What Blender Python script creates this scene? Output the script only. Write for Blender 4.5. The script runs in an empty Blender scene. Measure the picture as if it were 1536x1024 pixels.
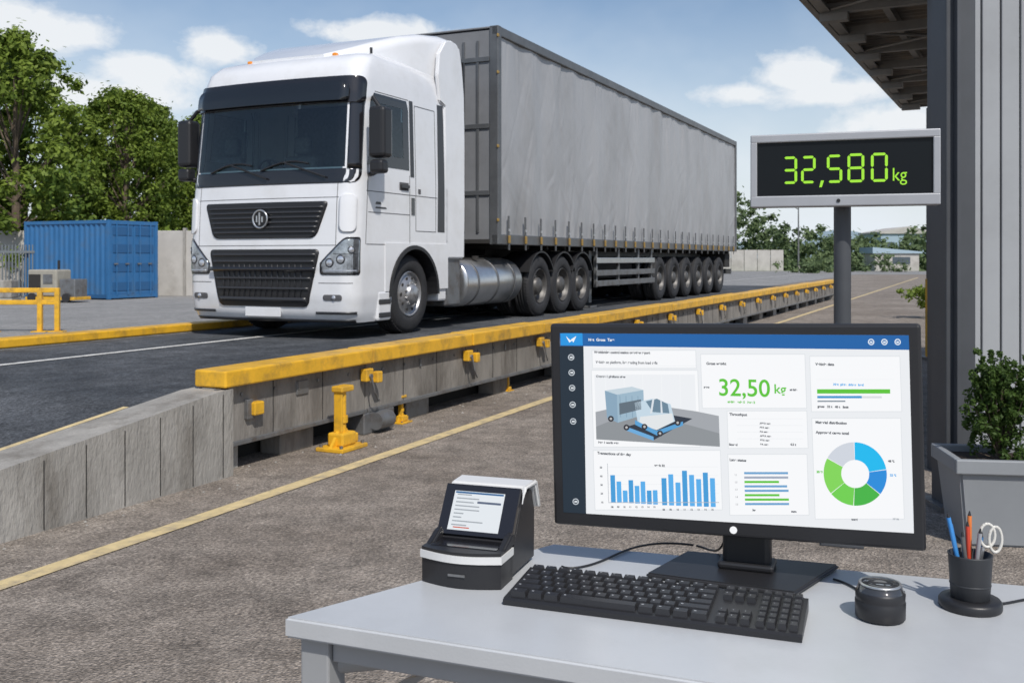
import bpy, bmesh, math, random
import numpy as np
from mathutils import Vector, Matrix, Euler
random.seed(3); np.random.seed(3)
R=math.radians
scene=bpy.context.scene
scene.view_settings.view_transform='Standard'; scene.view_settings.look='None'; scene.view_settings.exposure=0
H=1.4; FP=1500.0; HY=388.0
TH=math.atan2(.9071,.4209)
def W(px,py,z):            # photo reading -> world point at height z (layout survey)
    Y=(H-z)*FP/(py-HY); return ((px-768)/FP*Y,Y,z)
# ---------------------------------------------------------------- materials
def mat(name,col,rough=.6,metal=0,var=0,vscale=4,bump=0,bscale=60,spec=.5,coat=0,dirt=None,dscale=1.2,emit=None,es=1,stretch=None,damt=.75):
    m=bpy.data.materials.new(name); m.use_nodes=True
    nt=m.node_tree; n=nt.nodes; l=nt.links; b=n['Principled BSDF']
    b.inputs['Base Color'].default_value=(*col,1); b.inputs['Roughness'].default_value=rough
    b.inputs['Metallic'].default_value=metal; b.inputs['Specular IOR Level'].default_value=spec
    if coat: b.inputs['Coat Weight'].default_value=coat; b.inputs['Coat Roughness'].default_value=.05
    tc=n.new('ShaderNodeTexCoord'); src=tc.outputs['Object']
    if stretch:
        mp=n.new('ShaderNodeMapping'); mp.inputs['Scale'].default_value=stretch; l.new(src,mp.inputs[0]); src=mp.outputs[0]
    out=None
    if var:
        t=n.new('ShaderNodeTexNoise'); t.inputs['Scale'].default_value=vscale; t.inputs['Detail'].default_value=5; t.inputs['Roughness'].default_value=.65
        l.new(src,t.inputs['Vector'])
        r=n.new('ShaderNodeMapRange'); r.inputs[1].default_value=.3; r.inputs[2].default_value=.7; r.inputs[3].default_value=1-var; r.inputs[4].default_value=1+var
        l.new(t.outputs[0],r.inputs[0])
        mx=n.new('ShaderNodeVectorMath'); mx.operation='SCALE'; mx.inputs[0].default_value=col
        l.new(r.outputs[0],mx.inputs['Scale']); out=mx.outputs[0]
    if dirt:
        t=n.new('ShaderNodeTexNoise'); t.inputs['Scale'].default_value=dscale; t.inputs['Detail'].default_value=7; t.inputs['Roughness'].default_value=.7
        l.new(src,t.inputs['Vector'])
        r=n.new('ShaderNodeMapRange'); r.inputs[1].default_value=.48; r.inputs[2].default_value=.70; r.inputs[3].default_value=0; r.inputs[4].default_value=damt
        l.new(t.outputs[0],r.inputs[0])
        mx=n.new('ShaderNodeMix'); mx.data_type='RGBA'; l.new(r.outputs[0],mx.inputs[0])
        if out: l.new(out,mx.inputs[6])
        else: mx.inputs[6].default_value=(*col,1)
        mx.inputs[7].default_value=(*dirt,1); out=mx.outputs[2]
    if out: l.new(out,b.inputs['Base Color'])
    if bump:
        t=n.new('ShaderNodeTexNoise'); t.inputs['Scale'].default_value=bscale; t.inputs['Detail'].default_value=4
        l.new(src,t.inputs['Vector'])
        bp=n.new('ShaderNodeBump'); bp.inputs['Strength'].default_value=bump; bp.inputs['Distance'].default_value=.02
        l.new(t.outputs[0],bp.inputs['Height']); l.new(bp.outputs[0],b.inputs['Normal'])
    if emit:
        b.inputs['Emission Color'].default_value=(*emit,1); b.inputs['Emission Strength'].default_value=es
    return m
def asphalt(name,c1,c2,speck=220,bump=.6,stain=.35,crack=.85):
    m=bpy.data.materials.new(name); m.use_nodes=True
    nt=m.node_tree; n=nt.nodes; l=nt.links; b=n['Principled BSDF']; b.inputs['Roughness'].default_value=.85
    b.inputs['Specular IOR Level'].default_value=.3
    tc=n.new('ShaderNodeTexCoord')
    def noise(s,d=4,r=.6):
        t=n.new('ShaderNodeTexNoise'); t.inputs['Scale'].default_value=s; t.inputs['Detail'].default_value=d; t.inputs['Roughness'].default_value=r
        l.new(tc.outputs['Object'],t.inputs['Vector']); return t.outputs[0]
    def mr(s,a,b2,c,d):
        r=n.new('ShaderNodeMapRange'); 
        for i,v in enumerate((a,b2,c,d)): r.inputs[i+1].default_value=v
        l.new(s,r.inputs[0]); return r.outputs[0]
    big=mr(noise(.45,6,.7),.38,.62,0,1); fine=noise(speck*.3,2,.8); vor=n.new('ShaderNodeTexVoronoi'); vor.inputs['Scale'].default_value=speck*.45; l.new(tc.outputs['Object'],vor.inputs['Vector'])
    mx=n.new('ShaderNodeMix'); mx.data_type='RGBA'; l.new(big,mx.inputs[0]); mx.inputs[6].default_value=(*c1,1); mx.inputs[7].default_value=(*c2,1)
    f=mr(fine,.3,.7,.55,1.45); md=mr(noise(4,6,.75),.35,.65,1-stain*.6,1+stain*.4)
    vs=mr(vor.outputs['Color'],0,1,.62,1.38)
    def mul(a,b2):
        k=n.new('ShaderNodeMath'); k.operation='MULTIPLY'; l.new(a,k.inputs[0]); l.new(b2,k.inputs[1]); return k.outputs[0]
    k=mul(mul(f,md),vs)
    if crack:
        wn=n.new('ShaderNodeTexNoise'); wn.inputs['Scale'].default_value=1.5; wn.inputs['Detail'].default_value=4; l.new(tc.outputs['Object'],wn.inputs['Vector'])
        ad=n.new('ShaderNodeMix'); ad.data_type='RGBA'; ad.inputs[0].default_value=.6; l.new(tc.outputs['Object'],ad.inputs[6]); l.new(wn.outputs['Color'],ad.inputs[7])
        v2=n.new('ShaderNodeTexVoronoi'); v2.feature='DISTANCE_TO_EDGE'; v2.inputs['Scale'].default_value=.5; l.new(ad.outputs[2],v2.inputs['Vector'])
        k=mul(k,mr(v2.outputs['Distance'],0,.004,crack,1))
    sc=n.new('ShaderNodeVectorMath'); sc.operation='SCALE'; l.new(mx.outputs[2],sc.inputs[0]); l.new(k,sc.inputs['Scale'])
    l.new(sc.outputs[0],b.inputs['Base Color'])
    bp=n.new('ShaderNodeBump'); bp.inputs['Strength'].default_value=bump; bp.inputs['Distance'].default_value=.012
    l.new(vor.outputs['Distance'],bp.inputs['Height']); l.new(bp.outputs[0],b.inputs['Normal'])
    return m
# ---------------------------------------------------------------- mesh builder
class MB:
    def __init__(s): s.v=[];s.f=[];s.m=[];s.s=[];s.mats=[]
    def mi(s,m):
        if m not in s.mats: s.mats.append(m)
        return s.mats.index(m)
    def add(s,v,f,m,M=None,smooth=False):
        o=len(s.v); i=s.mi(m)
        s.v+= [tuple(M@Vector(p)) if M else tuple(p) for p in v]
        s.f+= [tuple(o+k for k in q) for q in f]; s.m+=[i]*len(f); s.s+=[smooth]*len(f)
    def box(s,a,b,m,bev=0,M=None,seg=2):
        a=Vector(a);b=Vector(b); c=(a+b)/2; d=b-a
        bm=bmesh.new(); bmesh.ops.create_cube(bm,size=1)
        for v in bm.verts: v.co=Vector((v.co.x*abs(d.x),v.co.y*abs(d.y),v.co.z*abs(d.z)))+c
        if bev: bmesh.ops.bevel(bm,geom=bm.edges[:],offset=min(bev,.49*min(abs(d.x),abs(d.y),abs(d.z))),segments=seg,affect='EDGES',profile=.5)
        bm.verts.index_update()
        s.add([v.co[:] for v in bm.verts],[[v.index for v in f.verts] for f in bm.faces],m,M,False); bm.free()
    def lathe(s,prof,m,M=None,n=32,smooth=True,caps=True):  # prof (r,z) around Z
        v=[];f=[]
        for r,z in prof:
            for i in range(n):
                a=2*math.pi*i/n; v.append((r*math.cos(a),r*math.sin(a),z))
        for j in range(len(prof)-1):
            for i in range(n):
                f.append((j*n+i,j*n+(i+1)%n,(j+1)*n+(i+1)%n,(j+1)*n+i))
        s.add(v,f,m,M,smooth)
        if caps:
            for j,rev in ((0,True),(len(prof)-1,False)):
                if prof[j][0]>1e-4:
                    q=[(prof[j][0]*math.cos(2*math.pi*i/n),prof[j][0]*math.sin(2*math.pi*i/n),prof[j][1]) for i in range(n)]
                    s.add(q,[tuple(range(n))[::-1] if rev else tuple(range(n))],m,M,False)
    def cyl(s,p,q,r,m,n=16,r2=None):
        p=Vector(p);q=Vector(q);d=q-p
        M=Matrix.Translation(p)@d.to_track_quat('Z','Y').to_matrix().to_4x4()
        s.lathe([(r,0),(r if r2 is None else r2,d.length)],m,M,n)
    def prism(s,pts,axis,a,b,m,M=None):   # pts 2D; axis 'x','y','z'
        def P(p,t): return {'y':(p[0],t,p[1]),'x':(t,p[0],p[1]),'z':(p[0],p[1],t)}[axis]
        n=len(pts); v=[P(p,a) for p in pts]+[P(p,b) for p in pts]
        f=[tuple(range(n))[::-1],tuple(range(n,2*n))]+[(i,(i+1)%n,n+(i+1)%n,n+i) for i in range(n)]
        s.add(v,f,m,M)
    def tube(s,pts,r,m,n=8):
        pts=[Vector(p) for p in pts]
        for a,b in zip(pts,pts[1:]): s.cyl(a,b,r,m,n)
    def grid(s,P,m,smooth=True,M=None,mask=None):
        a=len(P);b=len(P[0]); v=[p for r in P for p in r]
        f=[(i*b+j,(i+1)*b+j,(i+1)*b+j+1,i*b+j+1) for i in range(a-1) for j in range(b-1) if mask is None or mask(i,j)]
        s.add(v,f,m,M,smooth)
    def build(s,name,parent=None,loc=(0,0,0),rot=(0,0,0),fix=True):
        me=bpy.data.meshes.new(name); me.from_pydata(s.v,[],s.f)
        for m in s.mats: me.materials.append(m)
        me.polygons.foreach_set('material_index',s.m); me.polygons.foreach_set('use_smooth',s.s)
        if fix:
            bm=bmesh.new(); bm.from_mesh(me); bmesh.ops.recalc_face_normals(bm,faces=bm.faces[:]); bm.to_mesh(me); bm.free()
        me.update()
        o=bpy.data.objects.new(name,me); scene.collection.objects.link(o); o.location=loc; o.rotation_euler=rot
        if parent: o.parent=parent
        return o
def empty(name,loc=(0,0,0),rot=(0,0,0),parent=None):
    e=bpy.data.objects.new(name,None); scene.collection.objects.link(e); e.location=loc; e.rotation_euler=rot
    if parent: e.parent=parent
    return e
def text(body,size,m,parent,loc,rot=(R(90),0,0),align='LEFT',name='label',sx=1,bold=0):
    c=bpy.data.curves.new(name,'FONT'); c.body=body; c.size=size; c.align_x=align; c.offset=bold
    c.materials.append(m); o=bpy.data.objects.new(name,c); scene.collection.objects.link(o)
    o.parent=parent; o.location=loc; o.rotation_euler=rot; o.scale=(sx,1,1); return o
def homog(src,dst):
    A=[];B=[]
    for (x,y),(u,v) in zip(src,dst):
        A.append([x,y,1,0,0,0,-u*x,-u*y]);B.append(u);A.append([0,0,0,x,y,1,-v*x,-v*y]);B.append(v)
    h=np.linalg.solve(np.array(A,float),np.array(B,float)); h=np.append(h,1).reshape(3,3)
    def f(x,y):
        p=h@np.array([x,y,1]); return float(p[0]/p[2]),float(p[1]/p[2])
    return f
# ---------------------------------------------------------------- camera, sun, sky
cam=bpy.data.cameras.new('camera'); co=bpy.data.objects.new('camera',cam); scene.collection.objects.link(co)
co.location=(0,0,H); co.rotation_euler=(R(90),0,0); cam.lens=36*FP/1536; cam.sensor_width=36; cam.shift_y=-(512-HY)/1536
cam.clip_end=5000; cam.clip_start=.05; scene.camera=co
cam.dof.use_dof=True; cam.dof.focus_distance=2.6; cam.dof.aperture_fstop=13
SE=R(50); sx,sy=.33,-.944
S=Vector((sx*math.cos(SE),sy*math.cos(SE),math.sin(SE)))
sun=bpy.data.lights.new('sun','SUN'); sun.energy=3.7; sun.angle=R(1.2); sun.color=(1,.955,.89)
so=bpy.data.objects.new('sun',sun); scene.collection.objects.link(so); so.rotation_euler=S.to_track_quat('Z','Y').to_euler(); so.location=(0,0,30)
w=bpy.data.worlds.new('World'); scene.world=w; w.use_nodes=True
n=w.node_tree.nodes; l=w.node_tree.links; bg=n['Background']; bg.inputs[1].default_value=.115
sk=n.new('ShaderNodeTexSky'); sk.sky_type='NISHITA'; sk.sun_disc=False; sk.sun_elevation=SE; sk.sun_rotation=math.atan2(sx,sy)%(2*math.pi); sk.air_density=1.0; sk.dust_density=1.0; sk.ozone_density=1.8
tc=n.new('ShaderNodeTexCoord'); sp=n.new('ShaderNodeSeparateXYZ'); l.new(tc.outputs['Generated'],sp.inputs[0])
def M2(op,a,b=None,c=None,clamp=False):
    k=n.new('ShaderNodeMath'); k.operation=op; k.use_clamp=clamp
    for i,x in enumerate((a,b,c)):
        if x is None: continue
        if isinstance(x,(int,float)): k.inputs[i].default_value=x
        else: l.new(x,k.inputs[i])
    return k.outputs[0]
az=M2('ARCTAN2',sp.outputs[0],sp.outputs[1]); el=M2('ARCSINE',sp.outputs[2])
cmb=n.new('ShaderNodeCombineXYZ'); l.new(az,cmb.inputs[0]); l.new(M2('MULTIPLY',el,1.5),cmb.inputs[1])
def wn(scale,d,r,dist=0):
    t=n.new('ShaderNodeTexNoise'); t.inputs['Scale'].default_value=scale; t.inputs['Detail'].default_value=d; t.inputs['Roughness'].default_value=r; t.inputs['Distortion'].default_value=dist
    l.new(cmb.outputs[0],t.inputs['Vector']); return t.outputs[0]
n1=wn(19,7,.6,.2); n2=wn(5,4,.6)
def blob(px,py,wx,wy):
    a=math.atan2(px-768,1500); e=math.atan2(HY-py,math.hypot(1500,px-768))
    dx=M2('DIVIDE',M2('SUBTRACT',az,a),wx/1500); dy=M2('DIVIDE',M2('SUBTRACT',el,e),wy/1500)
    return M2('SUBTRACT',1,M2('SQRT',M2('ADD',M2('MULTIPLY',dx,dx),M2('MULTIPLY',dy,dy))))
bl=None
for b_ in [(1195,118,95,42),(1240,140,130,28),(90,50,105,40),(10,40,70,42),(215,108,120,40),(325,78,85,34),(575,50,140,30),(130,140,180,42),(1120,140,80,22),(1340,185,150,40),(1900,120,250,70)]:
    x=blob(*b_); bl=x if bl is None else M2('MAXIMUM',bl,x)
cl=M2('ADD',M2('MULTIPLY',bl,1.25),M2('MULTIPLY',M2('SUBTRACT',n1,.5),2.2))
cl=M2('MULTIPLY',M2('MULTIPLY',M2('SUBTRACT',cl,.16),1.7),.9,clamp=True)
cl=M2('MINIMUM',cl,.9)
hz=M2('POWER',M2('SUBTRACT',1,M2('DIVIDE',M2('MAXIMUM',el,0),.26),clamp=True),1.15)
ci=M2('MULTIPLY',M2('MULTIPLY',M2('SUBTRACT',n2,.38),2.4,clamp=True),M2('SUBTRACT',1,M2('DIVIDE',el,.42),clamp=True),clamp=True)
hz=M2('MULTIPLY',M2('ADD',M2('MULTIPLY',hz,1.0),M2('MULTIPLY',ci,.5)),.94,clamp=True)
mx1=n.new('ShaderNodeMix'); mx1.data_type='RGBA'; l.new(hz,mx1.inputs[0]); l.new(sk.outputs[0],mx1.inputs[6]); mx1.inputs[7].default_value=(6.9,7.4,7.9,1)
mx2=n.new('ShaderNodeMix'); mx2.data_type='RGBA'; l.new(cl,mx2.inputs[0]); l.new(mx1.outputs[2],mx2.inputs[6])
mx2.inputs[7].default_value=(7.7,7.9,8.1,1); l.new(mx2.outputs[2],bg.inputs[0])
# ---------------------------------------------------------------- shared mats
m_ground=asphalt('pavement',(.215,.182,.152),(.30,.262,.225),200,.8,.55)
m_road=asphalt('asphalt_road',(.23,.23,.225),(.29,.285,.28),160,.4)
m_deck=asphalt('asphalt_dark',(.05,.055,.062),(.095,.10,.108),160,.35,.6,.9)
m_yel=mat('yellow_paint',(.74,.41,.025),.42,var=.14,vscale=6,dirt=(.22,.14,.05),dscale=5,damt=.7)
m_yline=mat('yellow_road_paint',(.62,.49,.26),.8,var=.15,vscale=12,dirt=(.32,.27,.2),dscale=9,bump=.4,bscale=150,damt=.95)
m_wline=mat('white_road_paint',(.62,.61,.58),.8,var=.12,vscale=12,dirt=(.25,.25,.24),dscale=9)
m_conc=mat('concrete',(.31,.295,.27),.9,var=.25,vscale=3,dirt=(.14,.125,.105),dscale=2.2,bump=.5,bscale=40,stretch=(1.4,1.4,.45),damt=.8)
m_concd=mat('concrete_stained',(.22,.205,.185),.85,var=.3,vscale=2.2,dirt=(.08,.068,.055),dscale=2.6,bump=.4,bscale=30,stretch=(1.3,1,.35),damt=.85)
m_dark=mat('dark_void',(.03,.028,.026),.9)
m_steel=mat('grey_steel',(.22,.225,.23),.5,.6,var=.15,dirt=(.12,.09,.07),dscale=6)
m_black=mat('black_plastic',(.018,.018,.02),.42)
m_rub=mat('rubber',(.025,.025,.027),.75,var=.25,vscale=9,bump=.2)
m_white=mat('white_truck_paint',(.74,.75,.77),.26,coat=.6,var=.03,vscale=2,dirt=(.55,.54,.51),dscale=1.6,damt=.35)
m_chr=mat('brushed_aluminium',(.62,.62,.62),.3,.9,var=.1,vscale=7)
# ---------------------------------------------------------------- ground & roads
b=MB(); g=[[(-900+1800*i/12,-60+1500*j/12,0) for j in range(13)] for i in range(13)]
b.grid(g,m_ground,False); b.build('ground')
def sheet(name,pts,z,m,rot=(0,0,TH)):
    b=MB(); b.add([(x,y,z) for x,y in pts],[tuple(range(len(pts)))],m); o=b.build(name,rot=rot)
    return o
sheet('road',[(-25,9.6),(140,9.6),(140,34),(-25,34)],.004,m_road)
sheet('cross_road',[(-60,88),(260,88),(260,112),(-60,112)],.008,m_road,(0,0,0))
m_grass=mat('grass',(.07,.11,.03),.9,var=.4,vscale=1.5,bump=.6,bscale=20)
sheet('grass',[(-140,36.5),(-11,42),(-2,75),(-2,86),(-140,86)],.012,m_grass,(0,0,0))
sheet('grass_verge',[(-200,112.5),(400,112.5),(400,500),(-200,500)],.012,m_grass,(0,0,0))
b=MB()
def line(b,pts,wd,z,m):
    for (u0,v0),(u1,v1) in zip(pts,pts[1:]):
        b.add([(u0,v0-wd/2,z),(u1,v1-wd/2,z),(u1,v1+wd/2,z),(u0,v0+wd/2,z)],[(0,1,2,3)],m)
line(b,[(-3,3.72),(6,3.82),(12,3.9),(40,3.9),(80,3.9)],.11,.005,m_yline)
line(b,[(-20,14.2),(130,14.2)],.12,.012,m_wline)
b.build('road_marking',rot=(0,0,TH))
# loose stones along the beam foot
b=MB(); rs_=np.random.RandomState(5)
for k in range(420):
    u=rs_.uniform(.5,18); v_=4.33-abs(rs_.normal(0,.16)) if u<5 else 4.5-abs(rs_.normal(0,.28)); s_=rs_.uniform(.004,.014)
    P=[(u+s_*rs_.uniform(.7,1.3)*math.cos(a),v_+s_*rs_.uniform(.7,1.2)*math.sin(a),.001) for a in (0,1.3,2.5,3.8,5.1)]; b.add(P+[(u,v_,s_*rs_.uniform(.6,1.1))],[(i,(i+1)%5,5) for i in range(5)],m_conc if k%2 else m_ground)
b.build('gravel',rot=(0,0,TH))
# ---------------------------------------------------------------- weighbridge
wb=empty('weighbridge',rot=(0,0,TH))
b=MB()
U0,U1=5.02,35.6
def ramp_z(u): return .45-.127*(5-u) if u<5 else .45
b.add([(1.45,4.66,.006),(5,4.66,.45),(U1,4.66,.45),(U1+4,4.66,.006),(U1+4,9.2,.006),(U1,9.2,.45),(5,9.2,.45),(1.45,9.2,.006)],[(0,1,6,7),(1,2,5,6),(2,3,4,5)],m_deck)
b.build('deck_surface',wb)
b=MB()
b.box((5.2,4.72,.001),(U1,4.8,.445),m_dark); b.box((5.2,9.0,.001),(U1,9.19,.445),m_dark)
for (v0,v1) in ((4.35,4.65),(9.21,9.45)):
    b.prism([(.6,0),(.9,.05),(4.95,.555),(5.1,.56),(5.1,0)],'y',v0,v1,m_conc)
    b.prism([(U1+4.4,0),(U1+4.1,.05),(U1+.05,.555),(U1-.05,.56),(U1-.05,0)],'y',v0,v1,m_conc)
b.prism([(5.1,0),(5.1,.53),(5.32,.53),(5.32,0)],'y',4.5,4.66,m_conc)
b.box((5.12,9.21,0),(U1-.06,9.45,.46),m_conc); b.box((5.12,9.2,.463),(U1-.06,9.47,.56),m_yel,.015)
b.build('concrete_kerb',wb)
b=MB()
for u in np.arange(.95,5.05,.27): b.box((u,4.346,.01),(u+.004,4.351,ramp_z(u)+.085),m_dark)
b.build('kerb_joints',wb)
b=MB(); u=U0; i=0; joints=[]
seg=1.74
while u<U1-.1:
    e=min(u+seg,U1)
    b.box((u+.006,4.43,.19),(e-.006,4.55,.565),m_concd,.006)
    b.box((u+.58,4.427,.2),(u+.586,4.431,.56),m_dark); b.box((u+1.16,4.427,.2),(u+1.166,4.431,.56),m_dark)
    b.box((u+.01,4.405,.17),(e-.01,4.56,.2),m_steel,.004)
    b.box((u+.008,4.35+.006*(i%2),.57),(e-.008,4.61,.68+.005*(i%3)),m_yel,.012)
    joints.append(u); u=e; i+=1
b.box((U0-.01,4.40,.16),(U0+.035,4.43,.565),m_steel,.003)
b.build('beam',wb)
b=MB()
for k,u in enumerate(joints):
    if k>0:
        b.box((u-.1,4.35,.43),(u+.0,4.41,.53),m_yel,.008)
        b.box((u+.02,4.32,.41),(u+.09,4.38,.50),m_yel,.01)
        b.cyl((u-.05,4.335,.47),(u-.05,4.36,.47),.02,m_steel)
        b.tube([(u-.06,4.33,.46),(u-.03,4.32,.34),(u+.03,4.33,.28),(u+.1,4.36,.26)],.008,m_steel)
    b.box((u+.85,4.415,.46),(u+.87,4.431,.52),m_steel); 
    for q in (.25,.6,1.1,1.5): b.cyl((u+q,4.42,.5),(u+q,4.432,.5),.012,m_steel,8)
    b.box((u+.75,4.5,0),(u+1.15,4.68,.165),m_steel if k%2 else m_concd,.01)
b.box((5.34,4.37,.35),(5.44,4.43,.44),m_yel,.01); b.box((5.3,4.4,.33),(5.36,4.44,.46),m_steel,.004)
b.box((5.86,4.42,.42),(6.0,4.432,.52),m_steel,.004)
b.build('bracket',wb)
def jack(u,v,s,name):
    b=MB()
    b.box((-.17,-.12,0),(.17,.12,.03),m_yel,.006); b.box((-.09,-.07,.03),(.09,.07,.13),m_yel,.015)
    b.cyl((0,0,.12),(0,0,.46),.032,m_yel,16); b.cyl((0,0,.2),(0,0,.25),.045,m_yel,16)
    b.box((-.07,-.05,.43),(.09,.05,.475),m_yel,.01); b.box((.1,-.03,.03),(.18,.03,.1),m_yel,.01)
    b.box((-.055,-.036,.13),(-.035,.036,.44),m_yel,.004)
    b.prism([(-.15,.03),(-.03,.03),(-.03,.17)],'y',-.012,.012,m_yel); b.prism([(.15,.03),(.03,.03),(.03,.17)],'y',-.012,.012,m_yel)
    for x in (-.14,.14):
        for y in (-.09,.09): b.cyl((x,y,.03),(x,y,.05),.013,m_steel,8)
    o=b.build(name,wb,loc=(u,v,.0)); o.scale=(s,s,s)
jack(6.16,4.24,.98,'jack_stand'); jack(7.35,4.45,.5,'jack_stand_small'); jack(9.6,4.5,.36,'jack_stand_small_b')
b=MB()
b.cyl((6.8,4.36,.10),(7.0,4.36,.10),.07,m_steel); b.box((6.7,4.4,.0),(7.15,4.6,.17),m_steel,.01)
b.build('load_cell',wb)
b=MB(); line(b,[(1.5,5.02),(4.85,5.02)],.05,0,m_yline)
v=[(x,y,ramp_z(x)+.006) for x,y,z in b.v]; b.v=v
b.add([(5.05,7.83,.456),(30,7.83,.456),(30,7.93,.456),(5.05,7.93,.456)],[(0,1,2,3)],m_wline)
b.add([(1.5,7.83,ramp_z(1.5)+.006),(5.0,7.83,.456),(5.0,7.93,.456),(1.5,7.93,ramp_z(1.5)+.006)],[(0,1,2,3)],m_wline)
b.build('painted_line',wb)
# ---------------------------------------------------------------- truck
ct,st=math.cos(TH),math.sin(TH)
tx,ty=9.585,6.5
truck=empty('articulated_lorry',(ct*tx-st*ty,st*tx+ct*ty,.452),(0,0,TH))
m_glass=bpy.data.materials.new('windscreen_glass'); m_glass.use_nodes=True
nn=m_glass.node_tree.nodes; ll=m_glass.node_tree.links; nn.remove(nn['Principled BSDF'])
gl=nn.new('ShaderNodeBsdfGlossy'); gl.inputs['Roughness'].default_value=.02; gl.inputs['Color'].default_value=(.9,.95,1,1)
tr=nn.new('ShaderNodeBsdfTransparent'); tr.inputs['Color'].default_value=(.72,.86,.84,1)
lw=nn.new('ShaderNodeFresnel'); lw.inputs[0].default_value=1.65
ms=nn.new('ShaderNodeMixShader'); ll.new(lw.outputs[0],ms.inputs[0]); ll.new(tr.outputs[0],ms.inputs[1]); ll.new(gl.outputs[0],ms.inputs[2]); ll.new(ms.outputs[0],nn['Material Output'].inputs[0])
m_dglass=mat('tinted_glass',(.012,.014,.017),.06,spec=.6,coat=.3)
m_gblk=mat('gloss_black',(.015,.015,.018),.15,coat=.5)
m_seat=mat('seat_fabric',(.18,.18,.19),.9,var=.2,vscale=20)
m_dash=mat('dashboard',(.07,.072,.075),.6)
m_lamp=mat('headlamp_glass',(.36,.38,.41),.10,.8,var=.5,vscale=11,coat=1)
m_lens=mat('lamp_lens',(.60,.62,.66),.06,.55,coat=1)
m_orange=mat('orange_marker',(.8,.28,.03),.3)
m_slat=mat('grille_slat',(.035,.036,.04),.35)
m_seam=mat('panel_gap',(.10,.10,.105),.8)
zz=[.2,.3,.5,1.0,1.6,1.9,2.9,3.12,3.26,3.38,3.46,3.50]
ff=[.10,.03,.0,.0,.03,.06,.17,.21,.27,.41,.64,1.0]
ii=[.05,.02,.0,.0,.0,.0,.025,.04,.06,.10,.20,.42]
CR=.19
def cabf(z): return float(np.interp(z,zz,ff))
def cabi(z): return float(np.interp(z,zz,ii))
def cabP(t,z,off=0):
    f=cabf(z); I=cabi(z); wd=1.25-I-CR; a=abs(t); sg=1 if t>=0 else -1
    if a<=wd: px,dy,nx,ny=f,a,-1,0
    elif a<=wd+CR*math.pi/2:
        th=(a-wd)/CR; dy=wd+CR*math.sin(th); px=f+CR*(1-math.cos(th)); nx,ny=-math.cos(th),math.sin(th)
    else: dy=wd+CR; px=f+CR+(a-wd-CR*math.pi/2); nx,ny=0,1
    bow=.09*(dy/1.25)**2
    return (px+bow+off*nx,1.25-sg*(dy+off*ny),z)
def tmax(z): return 1.25-cabi(z)-CR+CR*math.pi/2
NF=72
def ring(z,xr):
    tm=tmax(z); P=[]; ns=26
    x0=cabP(tm,z)[0]; I=cabi(z)
    for k in range(ns): P.append((xr+(x0-xr)*k/ns,2.5-I,z))
    for k in range(NF+1): P.append(cabP(-tm+2*tm*k/NF,z))
    for k in range(1,ns+1): P.append((x0+(xr-x0)*k/ns,I,z))
    return P,ns
b=MB(); zs=[1.08]+list(np.linspace(1.12,3.1,45))+[3.16,3.2,3.26,3.32,3.38,3.43,3.46,3.485,3.5]
G=[ring(z,2.35)[0] for z in zs]; ns=26
def mask(i,j):
    z=(zs[i]+zs[i+1])/2
    p=G[i][j]; q=G[i+1][j+1]; x=(p[0]+q[0])/2; y=(p[1]+q[1])/2
    if ns<=j<ns+NF:
        tm=tmax(z); t=-tm+2*tm*(j-ns+.5)/NF
        if abs(t)<1.08 and 2.0<z<2.82: return False
    else:
        if .50+.12*(z-2.2)<x<1.2 and 2.2<z<2.82: return False
    return True
b.grid(G,m_white,True,None,mask)
top=G[-1]; b.add(top,[tuple(range(len(top)))],m_white)
zl=list(np.linspace(.2,.5,8))+list(np.linspace(.55,1.08,8))
b.grid([ring(z,.92)[0] for z in zl],m_white,True)
r0=ring(.2,.92)[0]; b.add(r0,[tuple(range(len(r0)))],m_black)
b.box((2.3,.1,1.08),(2.345,2.4,3.4),m_white)
b.build('cab_shell',truck,fix=True)
def patch(b,wf0,wf1,z0,z1,off,m,rb=0,rt=0,nz=14,nt=24,skirt=True):
    zr=sorted(set([z0,z1]+list(np.linspace(z0,z1,nz))+[z0+rb*k for k in (.08,.25,.5,1) if rb]+[z1-rt*k for k in (.08,.25,.5,1) if rt]))
    P=[]
    for z in zr:
        a=wf0(z) if callable(wf0) else wf0; c=wf1(z) if callable(wf1) else wf1; dx=0
        if rb and z<z0+rb: d=z-z0; dx=rb-math.sqrt(max(0,rb*rb-(rb-d)**2))
        if rt and z>z1-rt: d=z1-z; dx=max(dx,rt-math.sqrt(max(0,rt*rt-(rt-d)**2)))
        a+=dx;c-=dx
        P.append([cabP(a+(c-a)*k/nt,z,off) for k in range(nt+1)])
        if skirt:
            P[-1]=[cabP(a,z,off-.02)]+P[-1]+[cabP(c,z,off-.02)]
    if skirt:
        sh=lambda row:[(p[0]+.02,p[1],p[2]) for p in row]
        P=[sh(P[0])]+P+[sh(P[-1])]
    b.grid(P,m,True)
b=MB()
wsw=lambda z: 1.29-.02*(z-1.9)
patch(b,lambda z:-wsw(z),wsw,1.83,2.0,.006,m_gblk,rb=.13)
for sg in (-1,1):
    f0=(lambda z:-wsw(z)) if sg<0 else (lambda z:wsw(z)-.17)
    f1=(lambda z:-wsw(z)+.17) if sg<0 else wsw
    patch(b,f0,f1,2.0,2.86,.0065,m_gblk,nt=8)
patch(b,lambda z:-wsw(z),wsw,2.78,3.10,.03,m_gblk,rb=.05,rt=.09)
patch(b,-1.10,1.10,2.80,3.03,.085,m_dglass,rb=.04,rt=.1)
b.build('windscreen_surround_and_visor',truck)
b=MB(); patch(b,-1.14,1.14,1.99,2.84,.003,m_glass,skirt=False); b.build('windscreen',truck)
b=MB()
patch(b,lambda z:-(.76+.36*(z-1.19)),lambda z:.76+.36*(z-1.19),1.19,1.62,.012,m_black,rb=.08,rt=.05)
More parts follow.
